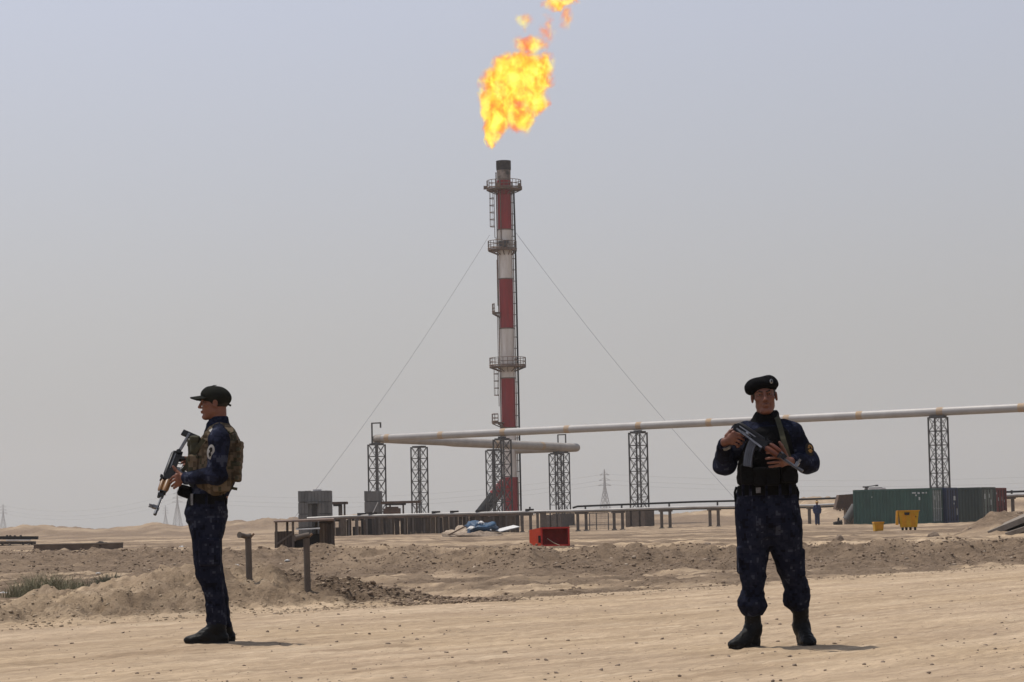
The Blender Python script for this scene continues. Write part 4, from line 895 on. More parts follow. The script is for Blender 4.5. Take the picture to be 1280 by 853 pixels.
for i, (x, y, lb) in enumerate(((296,709.5,'white scrap on the dark bank left of the first pipe post'),(359,704,'white scrap on the dark bank between the two pipe posts'),(123,715.5,'pale scrap on the dark bank above the litter'),(400,717.5,'pale scrap on the ground right of the second pipe post'),(227,683,'pale scrap on the sand left of the policeman in the cap'))):
    D = 66. if i < 3 else (44. if i == 3 else 110.); p = pt(x,y,D); k_ = D/FPX; lump('paper_scrap', (p.x, D, gz(p.x,D)+.01), (3.*k_,.05,1.6*k_), MT['white'], lb, 'litter', 110+i, .4)

# ------------------------------------------------------------------ far pylons and power lines
def pylon(x, ytop, D, label, H=None):
    p = pt(x, 655, D); g = -1.2; H = pt(x, ytop, D).z-g; w0 = H*.11
    t = thing('power_pylon', label, 'pylon', (p.x, D, g), .5, 'far pylons in the haze'); wb = lambda z: w0*(1-.86*min(1, z/(H*.66))) if z < H*.66 else w0*.14*(1-.8*(z-H*.66)/(H*.34))
    zz = [0,.16,.30,.42,.52,.60,.67,.74,.80,.86,.92,1.]; zz = [k*H for k in zz]; th = H*.0060
    lg = MB()
    for sx_, sy_ in ((-1,-1),(1,-1),(1,1),(-1,1)):
        for i in range(len(zz)-1): lg.bar((sx_*wb(zz[i]),sy_*wb(zz[i]),zz[i]), (sx_*wb(zz[i+1]),sy_*wb(zz[i+1]),zz[i+1]), th*1.4)
    lg.build('leg_frame', MT['lattice'], t)
    br = MB()
    for i in range(len(zz)-1):
        a, b = wb(zz[i]), wb(zz[i+1])
        for c, s_ in ((1,0),(0,1),(-1,0),(0,-1)):
            P = lambda u, ww, z: (c*ww - s_*u*ww, s_*ww + c*u*ww, z)
            br.bar(P(-1,a,zz[i]), P(1,b,zz[i+1]), th); br.bar(P(1,a,zz[i]), P(-1,b,zz[i+1]), th); br.bar(P(-1,b,zz[i+1]), P(1,b,zz[i+1]), th)
    br.build('bracing', MT['lattice'], t)
    for f_, l_ in ((.70,.14),(.80,.12),(.90,.10)):
        cm = MB()
        for s_ in (-1,1): cm.bar((0,0,H*f_), (s_*H*l_,0,H*f_-.2), th*1.5); cm.bar((0,0,H*(f_+.05)), (s_*H*l_,0,H*f_-.2), th)
        cm.build('cross_arm', MT['lattice'], t)
    return p.x, D, g+H*.8
PY = [pylon(*a) for a in ((757,587,1750,'largest far pylon, seen between stack and open lattice tower'),(222,612,1900,'faint pylon rising just left of the policeman in the cap'),(4,630,2250,'faint pylon at the far left edge'),
      (207,632,2350,'smallest faint pylon left of the policeman in the cap'),(700,640-6,2350,'tiny faint pylon beside the right end of the cross pipe'))]
def cable(a, b, sag, lb):
    A, B = Vector(a), Vector(b); tag(MB().tube([A.lerp(B,k/14)-Vector((0,0,sag*4*(k/14)*(1-k/14))) for k in range(15)], .06, 5).build('power_line', MT['lattice'], None, True), lb, 'power line', 'far power lines')
for dz, nm in ((-3.,'lowest'),(0.,'middle'),(4.,'uppermost')):
    for (a, b, wh) in ((PY[2],PY[1],'from the left edge pylon to the pylon beside the cap'),(PY[1],PY[0],'from the pylon beside the cap to the largest pylon'),(PY[0],(520,1700,PY[0][2]),'running right from the largest pylon behind the policeman in the beret')):
        cable((a[0],a[1],a[2]+dz), (b[0],b[1],b[2]+dz), 9, nm+' faint power line '+wh)

# ------------------------------------------------------------------ bodies: distance fields turned into one surface
class Field:
    def __init__(s, lo, hi, h):
        s.h = h; s.lo = np.array(lo, float); n = np.ceil((np.array(hi)-s.lo)/h).astype(int)+1; s.n = n
        s.D = np.full(n, .08, np.float32)
        s.ax = [s.lo[i]+h*np.arange(n[i]) for i in range(3)]
    def _blk(s, lo, hi, pad):
        i0 = np.maximum(np.floor((np.array(lo)-pad-s.lo)/s.h).astype(int), 0); i1 = np.minimum(np.ceil((np.array(hi)+pad-s.lo)/s.h).astype(int)+1, s.n)
        if (i1 <= i0).any(): return None, None
        sl = tuple(slice(a, b) for a, b in zip(i0, i1))
        X = s.ax[0][sl[0]][:,None,None]; Y = s.ax[1][sl[1]][None,:,None]; Z = s.ax[2][sl[2]][None,None,:]
        return sl, (X, Y, Z)
    def put(s, fn, lo, hi, k=.0, cut=False):
        sl, P = s._blk(lo, hi, k+3*s.h+.01)
        if sl is None: return
        d = fn(*P).astype(np.float32); D = s.D[sl]
        if cut:
            d = -d
            if k: h = np.clip(.5-.5*(D-d)/k, 0, 1); s.D[sl] = D*(1-h)+d*h + k*h*(1-h)
            else: s.D[sl] = np.maximum(D, d)
        elif k: h = np.clip(.5+.5*(d-D)/k, 0, 1); s.D[sl] = d*(1-h)+D*h - k*h*(1-h)
        else: s.D[sl] = np.minimum(D, d)
    def cap(s, a, b, ra, rb=None, k=.012, cut=False):
        a, b = np.array(a, float), np.array(b, float); rb = ra if rb is None else rb; ba = b-a; bb = max(ba@ba, 1e-9)
        def fn(X, Y, Z):
            px, py, pz = X-a[0], Y-a[1], Z-a[2]
            t = np.clip((px*ba[0]+py*ba[1]+pz*ba[2])/bb, 0, 1)
            return np.sqrt((px-t*ba[0])**2+(py-t*ba[1])**2+(pz-t*ba[2])**2) - (ra+(rb-ra)*t)
        r = max(ra, rb); s.put(fn, np.minimum(a,b)-r, np.maximum(a,b)+r, k, cut)
    def chain(s, pts, rs, k=.010):
        for i in range(len(pts)-1): s.cap(pts[i], pts[i+1], rs[i], rs[i+1], k)
    def ell(s, c, r, R=None, k=.012, cut=False):
        c = np.array(c, float); r = np.array(r, float); Rm = np.eye(3) if R is None else np.array(R)   # columns = local axes
        def fn(X, Y, Z):
            px, py, pz = X-c[0], Y-c[1], Z-c[2]
            q = [Rm[0,i]*px+Rm[1,i]*py+Rm[2,i]*pz for i in range(3)]
            k0 = np.sqrt(sum((q[i]/r[i])**2 for i in range(3))); k1 = np.sqrt(sum((q[i]/r[i]**2)**2 for i in range(3)))+1e-9
            return k0*(k0-1)/k1
        e = r.max(); s.put(fn, c-e, c+e, k, cut)
    def box(s, c, half, R=None, rnd=.01, k=.0, cut=False):
        c = np.array(c, float); hf = np.array(half, float); Rm = np.eye(3) if R is None else np.array(R)
        def fn(X, Y, Z):
            px, py, pz = X-c[0], Y-c[1], Z-c[2]
            q = [np.abs(Rm[0,i]*px+Rm[1,i]*py+Rm[2,i]*pz)-(hf[i]-rnd) for i in range(3)]
            o = np.sqrt(sum(np.maximum(v,0)**2 for v in q)); return o+np.minimum(np.maximum(np.maximum(q[0],q[1]),q[2]),0)-rnd
        e = np.linalg.norm(hf); s.put(fn, c-e, c+e, k, cut)
    def slices(s, rows, k=.012, pw=2.):
        """rows: (z, cx, cy, rx, ry) sorted by z: a loft of rounded sections"""
        A = np.array(sorted(rows)); z0, z1 = A[0,0], A[-1,0]; rm = A[:,3:].max()
        def fn(X, Y, Z):
            cx, cy, rx, ry = [np.interp(Z, A[:,0], A[:,j]) for j in (1,2,3,4)]
            q = (np.abs((X-cx)/rx)**pw+np.abs((Y-cy)/ry)**pw)**(1/pw)
            return np.maximum((q-1)*np.minimum(rx,ry), np.abs(Z-(z0+z1)/2)-(z1-z0)/2)
        s.put(fn, (A[:,1].min()-rm, A[:,2].min()-rm, z0), (A[:,1].max()+rm, A[:,2].max()+rm, z1), k)
    def mesh(s):
        D = s.D; n = D.shape; ins = D < 0; cells = {}; ids = np.full((n[0]-1)*(n[1]-1)*(n[2]-1), -1, np.int64)
        cs = (n[1]-1)*(n[2]-1), (n[2]-1), 1; acc = []; quads = []
        for ax in range(3):
            sa = [slice(None)]*3; sb = [slice(None)]*3; sa[ax] = slice(0,-1); sb[ax] = slice(1,None)
            cr = ins[tuple(sa)] != ins[tuple(sb)]; I = np.argwhere(cr)
            o1, o2 = [(1,2),(2,0),(0,1)][ax]
            ok = (I[:,o1] > 0)&(I[:,o2] > 0)&(I[:,o1] < n[o1]-1)&(I[:,o2] < n[o2]-1); I = I[ok]
            a = D[tuple(I.T)]; J = I.copy(); J[:,ax] += 1; b = D[tuple(J.T)]; t = a/(a-b)
            P = I.astype(float); P[:,ax] += t
            base = I @ np.array(cs); c4 = [base-(d1*cs[o1])-(d2*cs[o2]) for d1, d2 in ((1,1),(0,1),(0,0),(1,0))]
            for c in c4: acc.append((c, P))
            q = np.stack(c4, -1); fl = a >= 0; q[fl] = q[fl][:, ::-1]; quads.append(q)
        C = np.concatenate([a for a, _ in acc]); P = np.concatenate([p for _, p in acc])
        u, inv = np.unique(C, return_inverse=True); cnt = np.bincount(inv)
        V = np.stack([np.bincount(inv, P[:,i])/cnt for i in range(3)], -1)*s.h + s.lo
        Qd = np.searchsorted(u, np.concatenate(quads)); return V, Qd
    def normals(s, V):
        g = np.empty_like(V); q = (V-s.lo)/s.h
        for i in range(3):
            a = q.copy(); b = q.copy(); a[:,i] += 1; b[:,i] -= 1
            f = lambda p: s.D[tuple(np.clip(np.round(p[:,j]).astype(int), 0, s.n[j]-1) for j in range(3))]
            g[:,i] = f(a)-f(b)
        return g/(np.linalg.norm(g, axis=1, keepdims=True)+1e-9)
    def build(s, name, mat, parent, wrinkle=0., ws=(9,9,26), seed=0, fine=0.):
        V, Qd = s.mesh()
        if wrinkle or fine:
            N = s.normals(V); w_ = 0
            if wrinkle:
                warp = n3(V[:,0]*5, V[:,1]*5, V[:,2]*5, seed+5)*.06
                zz = V[:,2]+warp+.35*np.abs(V[:,0])
                a_ = n3(V[:,0]*ws[0], V[:,1]*ws[1], zz*ws[2], seed); b_ = n3(V[:,0]*ws[0]*2.1, V[:,1]*ws[1]*2.1, zz*ws[2]*1.9, seed+1)
                w_ = wrinkle*((1-2*np.abs(a_))*.7 + b_*.5)
            if fine: w_ = w_ + fine*n3(V[:,0]*60, V[:,1]*60, V[:,2]*60, seed+2)
            V = V + N*np.asarray(w_)[:,None]
        return npmesh(name, V, Qd, mat, parent)
def rot_basis(fwd, roll=0.):
    """columns: right, forward, up of a head looking along fwd"""
    f = Vector(fwd).normalized(); r = f.cross(Vector((0,0,1))).normalized(); u = r.cross(f)
    r2 = r*math.cos(roll)+u*math.sin(roll); u2 = u*math.cos(roll)-r*math.sin(roll)
    return Matrix((r2, f, u2)).transposed()
def head(F, c, B, neck_to, sc=1., strong=0.):
    c = Vector(c); P = lambda x, y, z: c + B @ Vector((x*sc, y*sc, z*sc)); R = np.array(B)
    E = lambda p, r, k=.012, cut=False: F.ell(P(*p), [q*sc for q in r], R, k*sc, cut)
    K = lambda a, b, ra, rb, k=.012, cut=False: F.cap(P(*a), P(*b), ra*sc, rb*sc, k*sc, cut)
    E((0,-.012,.036), (.076,.097,.084)); E((0,.030,-.040), (.063,.062,.082), .02)
    E((0,.074,-.101), (.026,.021,.018), .022)
    for s_ in (-1,1):
        K((s_*.043,-.002,-.062), (s_*.020,.068,-.102), .018, .015, .022)
        E((s_*.046,.062,-.016), (.022,.020,.016), .018)
    K((-.036,.083,.028), (.036,.083,.028), .011, .011, .012)
    for s_ in (-1,1): E((s_*.034,.102,.008), (.0165,.0135,.0095), .008, True); K((s_*.022,.0885,.0145), (s_*.046,.0835,.0135), .0050, .0045, .004); K((s_*.022,.087,.0005), (s_*.045,.082,.0015), .0042, .0040, .004)
    K((0,.086,.024), (0,.113,-.028), .0095, .0115, .010)
    for s_ in (-1,1): E((s_*.012,.103,-.033), (.009,.010,.008), .008)
    E((0,.104,-.043), (.010,.008,.004), .006, True)
    E((0,.094,-.060), (.024,.012,.0065), .007); E((0,.093,-.071), (.021,.012,.0065), .007)
    K((-.023,.1045,-.0655), (.023,.1045,-.0655), .0030, .0030, .004, True)
    E((0,.099,-.082), (.018,.010,.006), .008, True)
    for s_ in (-1,1):
        E((s_*.080,-.008,-.006), (.011,.019,.031), .006); E((s_*.087,-.004,-.004), (.006,.010,.018), .006, True)
    F.cap(P(0,-.028,-.055), neck_to, .055*sc, .060, .02)
    return P
def hand(F, wrist, knuckles, fingers, thumb, r=.0090, wr=.026):
    w_ = Vector(wrist); ks = [Vector(k) for k in knuckles]
    for k in ks: F.cap(w_, k, wr*.62, .0135, .016)
    F.cap(ks[0], ks[-1], .0135, .0125, .010)
    for k, f in zip(ks, fingers):
        F.chain([k]+[Vector(p) for p in f], [r*1.08]+[r*(1-.10*i) for i in range(len(f))], .004)
    th = [Vector(p) for p in thumb]; F.chain(th, [r*1.5]+[r*1.2]*(len(th)-2)+[r*.95], .008)
def boot(par, shaft_top, ankle, heel, toe, r_top=.055, flat=True):
    """leather boot with sole, laces; points are local"""
    a, h_, t_2, st = Vector(ankle), Vector(heel), Vector(toe), Vector(shaft_top)
    lo = [min(p[i] for p in (a,h_,t_2,st))-.1 for i in range(3)]; hi = [max(p[i] for p in (a,h_,t_2,st))+.1 for i in range(3)]; lo[2] = h_.z-.06
    F = Field(lo, hi, .0055); d = (t_2-h_); L = d.length; u = d.normalized(); side = u.cross(Vector((0,0,1))).normalized()
    F.cap(a, st, .050, r_top, .02); F.cap(h_+u*.03+Vector((0,0,.045)), a, .042, .050, .03)
    F.cap(h_+u*.03+Vector((0,0,.036)), h_+u*L*.55+Vector((0,0,.045)), .040, .043, .02)
    F.cap(a, h_+u*L*.70+Vector((0,0,.040)), .046, .040, .03)
    F.ell(h_+u*(L-.055)+Vector((0,0,.034)), (.064,.046,.034), np.array(Matrix((u, side, Vector((0,0,1)))).transposed()), .03)
    F.put(lambda X,Y,Z: (Z-(h_.z+.012)), lo, (hi[0],hi[1],h_.z+.012), 0, True)
    b = F.build('boot', MT['boot'], par, .0035, (22,22,40), 3)
    S = Field(lo, hi, .0055)
    for f0, f1, r0, r1 in ((.03,L*.55,.040,.036),(L*.45,L-.05,.036,.046)): S.cap(h_+u*f0, h_+u*f1, r0, r1, .02)
    zb = h_.z
    S.put(lambda X,Y,Z: np.abs(Z-(zb+.012))-.013+X*0+Y*0, lo, hi, 0)     # slab
    D2 = Field(lo, hi, .0055)
    for f0, f1, r0, r1 in ((.03,L*.55,.043,.039),(L*.45,L-.05,.039,.049)): D2.cap(h_+u*f0+Vector((0,0,.012)), h_+u*f1+Vector((0,0,.012)), r0, r1, .02)
    Xg, Yg, Zg = D2.ax[0][:,None,None], D2.ax[1][None,:,None], D2.ax[2][None,None,:]
    D2.D = np.maximum(D2.D, np.abs(Zg-(zb+.013)+Xg*0+Yg*0)-.013).astype(np.float32)
    D2.build('sole', MT['sole'], b)
    lm = MB()
    for k in range(6):
        c = a.lerp(st, k/6*.9)+u*.047+Vector((0,0,-.01)); lm.bar(c-side*.026, c+side*.026+Vector((0,0,.012)), .006, .006)
    lm.build('laces', MT['rubber'], b)
    return b

# ------------------------------------------------------------------ assault rifle, x forward, z up
def rifle(label, origin, fwd, up, wood, stock, scale=1., sling=None):
    f = Vector(fwd).normalized(); u = Vector(up); u = (u-f*u.dot(f)).normalized(); y_ = u.cross(f)
    t = thing('assault_rifle', label, 'rifle', origin); t.matrix_world = Matrix.Translation(Vector(origin)) @ Matrix((f, y_, u)).transposed().to_4x4() @ Matrix.Scale(scale, 4)
    b = MB(); b.box((.132,0,.0), (.265,.034,.056)); b.box((.02,0,-.012), (.06,.036,.045)); b.box((.27,0,.012), (.05,.036,.05)); b.build('receiver', MT['gun'], t)
    b = MB(); b.tube([(.0,0,.026),(.02,0,.031),(.235,0,.031),(.245,0,.028)], [.014,.0185,.0185,.016], 14); b.build('dust_cover', MT['gun'], t, True)
    b = MB(); b.box((.10,-.0185,.016), (.16,.004,.008)); b.box((.105,.0185,.014), (.15,.004,.008)); b.build('cover_edge', MT['gunlite'], t)
    b = MB(); b.bar((.265,0,.045), (.31,0,.052), .022,.012); b.box((.266,0,.056), (.012,.026,.018)); b.build('rear_sight', MT['gun'], t)
    b = MB(); b.tube([(.26,0,.0),(.64,0,.0)], .0085, 12); b.tube([(.602,0,0),(.645,0,0)], [.0115,.0125], 12); b.build('barrel', MT['mag'], t, True)
    b = MB(); b.tube([(.30,0,.030),(.43,0,.028),(.455,0,.022)], .0095, 10); b.build('gas_tube', MT['gunlite'], t, True)
    b = MB(); b.box((.452,0,.012), (.032,.022,.04)); b.tube([(.44,0,.026),(.475,0,.02)], .010, 10); b.build('gas_block', MT['gun'], t)
    b = MB(); b.tube([(.29,0,-.004),(.31,0,-.006),(.38,0,-.006),(.412,0,-.002)], [.022,.0265,.0255,.019], 14); b.build('lower_handguard', MT[wood], t, True)
    b = MB(); b.tube([(.305,0,.031),(.325,0,.033),(.40,0,.031),(.415,0,.029)], [.014,.0175,.0165,.012], 12); b.build('upper_handguard', MT[wood], t, True)
    b = MB(); b.box((.292,0,.006), (.012,.044,.066)); b.box((.418,0,.004), (.012,.038,.05)); b.build('handguard_cap', MT['gun'], t)
    b = MB(); b.box((.575,0,.018), (.028,.020,.042)); b.bar((.575,-.012,.035), (.575,-.013,.066), .010,.006); b.bar((.575,.012,.035), (.575,.013,.066), .010,.006); b.bar((.575,0,.03), (.575,0,.062), .005); b.build('front_sight', MT['gunlite'], t)
    b = MB(); b.tube([(.435,0,-.012),(.60,0,-.012)], .003, 8); b.build('cleaning_rod', MT['gunlite'], t, True)
    b = MB(); b.bar((.055,0,-.02), (.022,0,-.115), .028,.036); b.box((.02,0,-.118), (.034,.03,.012)); b.build('pistol_grip', MT['rubber' if wood == 'gunwood' else 'gun'], t)
    b = MB(); b.tube([(.07,0,-.028),(.078,0,-.062),(.10,0,-.068),(.135,0,-.062),(.142,0,-.03)], .004, 8); b.tube([(.10,0,-.028),(.097,0,-.052)], .0035, 6); b.build('trigger_guard', MT['gun'], t)
    b = MB(); n = 9; vs = []; fs = []
    for k in range(n):
        a = k/(n-1); x0 = .150+.075*a**1.7; z0 = -.025-.195*a; tl = .42*a
        for xx, yy in ((0,-1),(1,-1),(1,1),(0,1)): vs.append((x0+xx*.066*math.cos(tl), yy*.0125, z0+xx*.066*math.sin(tl)))
    for k in range(n-1):
        for j in range(4): fs.append((k*4+j, k*4+(j+1)%4, k*4+4+(j+1)%4, k*4+4+j))
    fs += [(3,2,1,0), tuple((n-1)*4+j for j in range(4))]; b.add(vs, fs); mg = b.build('magazine', MT['mag'], t)
    rbm = MB()
    for s_ in (-1,1):
        for off in (.018,.034,.050):
            rbm.tube([(.150+.075*a**1.7+off*math.cos(.42*a), s_*.0125, -.035-.195*a+off*math.sin(.42*a)) for a in (0,.25,.5,.75,.95)], .0028, 5)
    rbm.build('magazine_rib', MT['mag'], mg)
    if stock == 'folded':
        for s_ in (-1,1): MB().bar((.015,s_*.023,-.012), (.275,s_*.026,-.024), .006,.014).build('stock_strut', MT['gunlite'], t)
        b = MB(); b.bar((.278,-.045,-.042), (.278,.045,-.042), .012,.032); b.tube([(.0,-.026,-.002),(.0,.026,-.002)], .021, 14); b.build('stock_hinge', MT['gun'], t)
    else:
        for s_ in (-1,1): MB().bar((.01,s_*.021,.0), (-.205,s_*.024,-.030), .006,.015).build('stock_strut', MT['gunlite'], t)
        b = MB(); b.bar((-.215,0,.025), (-.195,0,-.105), .05,.018); b.bar((-.195,0,-.105),(-.16,0,-.085), .05,.014); b.build('butt_plate', MT['gun'], t); MB().tube([(.0,-.026,-.002),(.0,.026,-.002)], .019, 14).build('stock_hinge', MT['gun'], t)
    b = MB(); b.bar((.10,-.021,.006), (.13,-.040,.006), .012); b.bar((.06,-.021,-.006), (.15,-.021,.0), .018,.004); b.build('charging_handle', MT['gunlite'], t)
    return t
def strap(name, pts, wd, th, mat, par, up=(0,-1,0)):
    b = MB(); P = [Vector(p) for p in pts]
    vs = []; fs = []
    for i, p in enumerate(P):
        d = (P[min(i+1,len(P)-1)]-P[max(i-1,0)]).normalized(); n = Vector(up); n = (n-d*n.dot(d)).normalized(); x_ = d.cross(n)
        for sx_, sn in ((-1,-1),(1,-1),(1,1),(-1,1)): vs.append(p+x_*sx_*wd/2+n*sn*th/2)
    for i in range(len(P)-1):
        for j in range(4): fs.append((i*4+j, i*4+(j+1)%4, i*4+4+(j+1)%4, i*4+4+j))
    fs += [(3,2,1,0), tuple((len(P)-1)*4+j for j in range(4))]; b.add(vs, fs); return b.build(name, mat, par)
def patch(par, c, n, up, rx, ry, mat, border, inner, bulge=.006):
    n = Vector(n).normalized(); u = Vector(up); u = (u-n*u.dot(n)).normalized(); x_ = u.cross(n); c = Vector(c)
    def oval(sx_, sy_, off, m_=24):
        b = MB(); vs = [c+n*(off+bulge)]+[c+x_*math.cos(2*math.pi*k/m_)*sx_+u*math.sin(2*math.pi*k/m_)*sy_+n*off for k in range(m_)]
        back = [c+x_*math.cos(2*math.pi*k/m_)*sx_+u*math.sin(2*math.pi*k/m_)*sy_+n*(off-.004) for k in range(m_)]
        b.add(vs+back, [(0,1+k,1+(k+1)%m_) for k in range(m_)]+[(1+k,1+m_+k,1+m_+(k+1)%m_,1+(k+1)%m_) for k in range(m_)]); return b
    p = oval(rx, ry, 0).build('sleeve_patch', border, par)
    e = MB()
    for pts_ in inner:
        vs = [c+x_*a*rx+u*b_*ry+n*(bulge*(1-min(1,math.hypot(a,b_)))+.0035) for a, b_ in pts_]; e.add(vs, [tuple(range(len(vs)))])
    e.build('emblem', mat, p); return p

# ------------------------------------------------------------------ policeman in the beret (faces the camera)
def man_beret():
    D0 = 16.9; O = pt(965, 805, D0); O.z = gz(O.x, D0)
    P = lambda x, y, d=0.: pt(x, y, D0+d) - O
    t = thing('person', 'policeman in a black beret and navy camouflage facing the camera, rifle across his chest', 'person', O)
    S = lambda y, xl, xr, d, ry: ((P((xl+xr)/2, y, d)).z, P((xl+xr)/2, y, d).x, d, (P(xr,y,d).x-P(xl,y,d).x)/2, ry)
    hc = P(955.2, 495.8, -.02); B = rot_basis((-.05,-1,.02), math.radians(-4.5))
    # --- body
    F = Field((-.46,-.50,-.02), (.40,.36,1.80), .0045)
    nk = P(957,532,.02); Q = head(F, hc, B, nk)
    F.slices([S(y,xl,xr,.01,ry) for y,xl,xr,ry in ((530,938,978,.07),(545,930,990,.09),(590,930,988,.10),(640,928,992,.10),(665,928,995,.09))], .02)
    sA, eA, wA = P(926,543,.0), P(905,580,.06), P(906,552.5,-.215); sB, eB, wB = P(990,541,.0), P(1010,577,.02), P(988,577,-.215)
    for a, b, c in ((sA,eA,wA),(sB,eB,wB)): F.cap(a,b,.045,.040,.02); F.cap(b,c,.038,.027,.015)
    for hx, kx, ax, dk in ((942,941,941,0),(978,990,1001,.15)):
        F.cap(P(hx,655,0),P(kx,715,dk*.4),.075,.055,.02); F.cap(P(kx,715,dk*.4),P(ax,785,dk),.045,.030,.02)
    k1, k2, k3, k4 = P(917,541.5,-.255), P(919,545.5,-.26), P(918.5,549.5,-.255), P(916,553.5,-.245)
    hand(F, wA, [k1,k2,k3,k4], [[P(925,543,-.262),P(930,545,-.255),P(934.5,547,-.24)],[P(925.5,547.5,-.262),P(929.5,550,-.25),P(929,552,-.228)],[P(924,552,-.258),P(927,554.5,-.242),P(925.5,556,-.22)],[P(921,555.8,-.25),P(923.5,558,-.235),P(921.5,559,-.215)]],
         [P(908,545,-.225),P(913,539,-.225),P(919,536.5,-.225),P(924.5,536.3,-.222)])
    k1, k2, k3, k4 = P(977,568.5,-.315), P(977,573,-.325), P(977,577.5,-.325), P(977.5,581.5,-.31)
    hand(F, wB, [k1,k2,k3,k4], [[P(969,566.5,-.350),P(962.5,566,-.352),P(958.5,566.5,-.335)],[P(968,572.3,-.358),P(961.5,573,-.358),P(957.5,573.6,-.340)],[P(968.5,578,-.355),P(963,578.8,-.352),P(959.8,579,-.335)],[P(970,582.5,-.338),P(965,583.5,-.338),P(961.6,583.6,-.322)]],
         [P(983,570,-.26),P(980,563,-.28),P(977,557.5,-.29),P(974.4,553.2,-.29)])
    body = F.build('body', MT['skin'], t)
    for s_ in (-1,1):
        e = MB(); c = Q(s_*.033,.0795,.0075); e.tube([c+Vector((0,0,0)), c], .01, 6)
        E = Field(tuple(c-Vector((.02,.02,.02))), tuple(c+Vector((.02,.02,.02))), .002); E.ell(c, (.0105,.0095,.0095)); ey = E.build('eye', MT['eye'], t)
        c2 = Q(s_*.033,.0880,.0075); E = Field(tuple(c2-Vector((.02,.02,.02))), tuple(c2+Vector((.02,.02,.02))), .0015); E.ell(c2, (.0050,.0022,.0050)); E.build('iris', MT['iris'], ey)
        eb = Field(tuple(Q(s_*.032,.09,.026)-Vector((.05,.05,.05))), tuple(Q(s_*.032,.09,.026)+Vector((.05,.05,.05))), .003)
        eb.cap(Q(s_*.014,.0945,.024), Q(s_*.034,.092,.030), .0042, .0046, .004); eb.cap(Q(s_*.034,.092,.030), Q(s_*.050,.080,.024), .0044, .003, .004); eb.build('eyebrow', MT['hair'], t)
    Hh = Field(tuple(hc-Vector((.13,.14,.13))), tuple(hc+Vector((.13,.16,.16))), .004)
    Hh.ell(Q(0,-.016,.034), (.0795,.098,.088), np.array(B)); Hh.ell(Q(0,.075,-.01), (.070,.075,.085), np.array(B), .01, True); zc = Q(0,0,-.035).z
    for s_ in (-1,1): Hh.ell(Q(s_*.085,-.006,-.006), (.016,.025,.034), np.array(B), .004, True)
    Hh.put(lambda X,Y,Z: Z-zc+X*0+Y*0, hc-Vector((.13,.14,.13)), Vector((hc.x+.13,hc.y+.14,zc)), .0, True); Hh.build('hair', MT['hair'], t)
    # --- beret
    b = Field(tuple(hc-Vector((.22,.2,.1))), tuple(hc+Vector((.18,.2,.22))), .0045)
    Rt = np.array(B @ Matrix.Rotation(math.radians(-8), 3, 'Y'))
    b.ell(P(954.5,480.6,-.015), (.096,.112,.048), Rt, .02); b.ell(P(944,484.2,-.0), (.066,.095,.040), Rt, .04); b.ell(P(939,488.6,.005), (.036,.075,.026), Rt, .035)
    b.ell(P(961.5,477.6,-.05), (.046,.05,.042), Rt, .03)
    be = b.build('beret', MT['felt'], t, .003, (14,14,14), 4)
    bd = MB(); Rb = B @ Matrix.Rotation(math.radians(-3), 3, 'Y'); pts_ = []
    for k in range(33):
        a = 2*math.pi*k/32; pts_.append(Q(0,-.012,.052)+Rb @ Vector((.0805*math.sin(a),.1005*math.cos(a),.010*math.cos(a))))
    bd.tube(pts_, .0095, 8, False); bd.build('headband', MT['felt'], be, True)
    patch(be, P(964.2,476.8,-.118), (.25,-1,.15), (0,0,1), .011, .016, MT['patchd'], MT['silver'], [[(-.4,-.5),(.4,-.5),(.5,.2),(0,.7),(-.5,.2)]]).name = 'beret_badge'
    # --- shirt, scarf collar
    F = Field((-.50,-.50,.85), (.44,.34,1.60), .0055)
    F.slices([S(y,xl,xr,.01,ry) for y,xl,xr,ry in ((524,944,971,.062),(530,934,984,.085),(537,924,991,.115),(550,922,995,.13),(575,926,994,.135),(600,925,995,.135),(614,924,995,.135))], .02)
    F.cap(P(934,536,.01),P(926,543,.0),.055,.066,.03); F.cap(P(980,534,.01),P(990,541,.0),.055,.066,.03)
    F.cap(sA,eA,.068,.066,.03); F.cap(eA,P(905.5,557,-.17),.067,.044,.02); F.ell(P(906,583,.03),(.072,.075,.06),None,.03)
    F.cap(sB,eB,.070,.068,.03); F.cap(eB,P(990.5,577,-.18),.066,.042,.02); F.ell(P(1010,581,.01),(.070,.075,.062),None,.03)
    sh = F.build('shirt', MT['camo'], t, .0055, (13,13,17), 11)
    for nm, a, b_ in (('cuff',P(905.6,558.5,-.155),P(905.8,555,-.195)),('cuff',P(992,577,-.165),P(989,577,-.20))): MB().tube([a,b_], [.047,.045], 18).build(nm, MT['camo'], sh, True)
    F = Field((-.30,-.25,1.35), (.25,.28,1.64), .005)
    F.slices([S(y,xl,xr,d,ry) for y,xl,xr,d,ry in ((532,934,983,.012,.098),(527,938,976,.012,.085),(521,941,974.5,.012,.078),(516,944,973,.025,.066),(513.5,948,971,.035,.05))], .012)
    F.build('neck_scarf', MT['black'], t, .006, (12,12,40), 5)
    MB().tube([P(909.8,560,-.205),P(908.2,557.2,-.212)], .033, 14).build('wrist_watch', MT['gunlite'], t, True)
    # --- vest
    F = Field((-.34,-.36,.90), (.32,.32,1.56), .0055)
    F.slices([S(y,xl,xr,.005,ry) for y,xl,xr,ry in ((534,940,981,.115),(540,932,987,.145),(550,929,989,.165),(565,926,993,.175),(580,923,995,.18),(596,921,997,.18),(604,922,997,.172),(607,926,993,.15))], .02, 2.4)
    v = F.build('vest', MT['black'], t, .004, (12,12,18), 21)
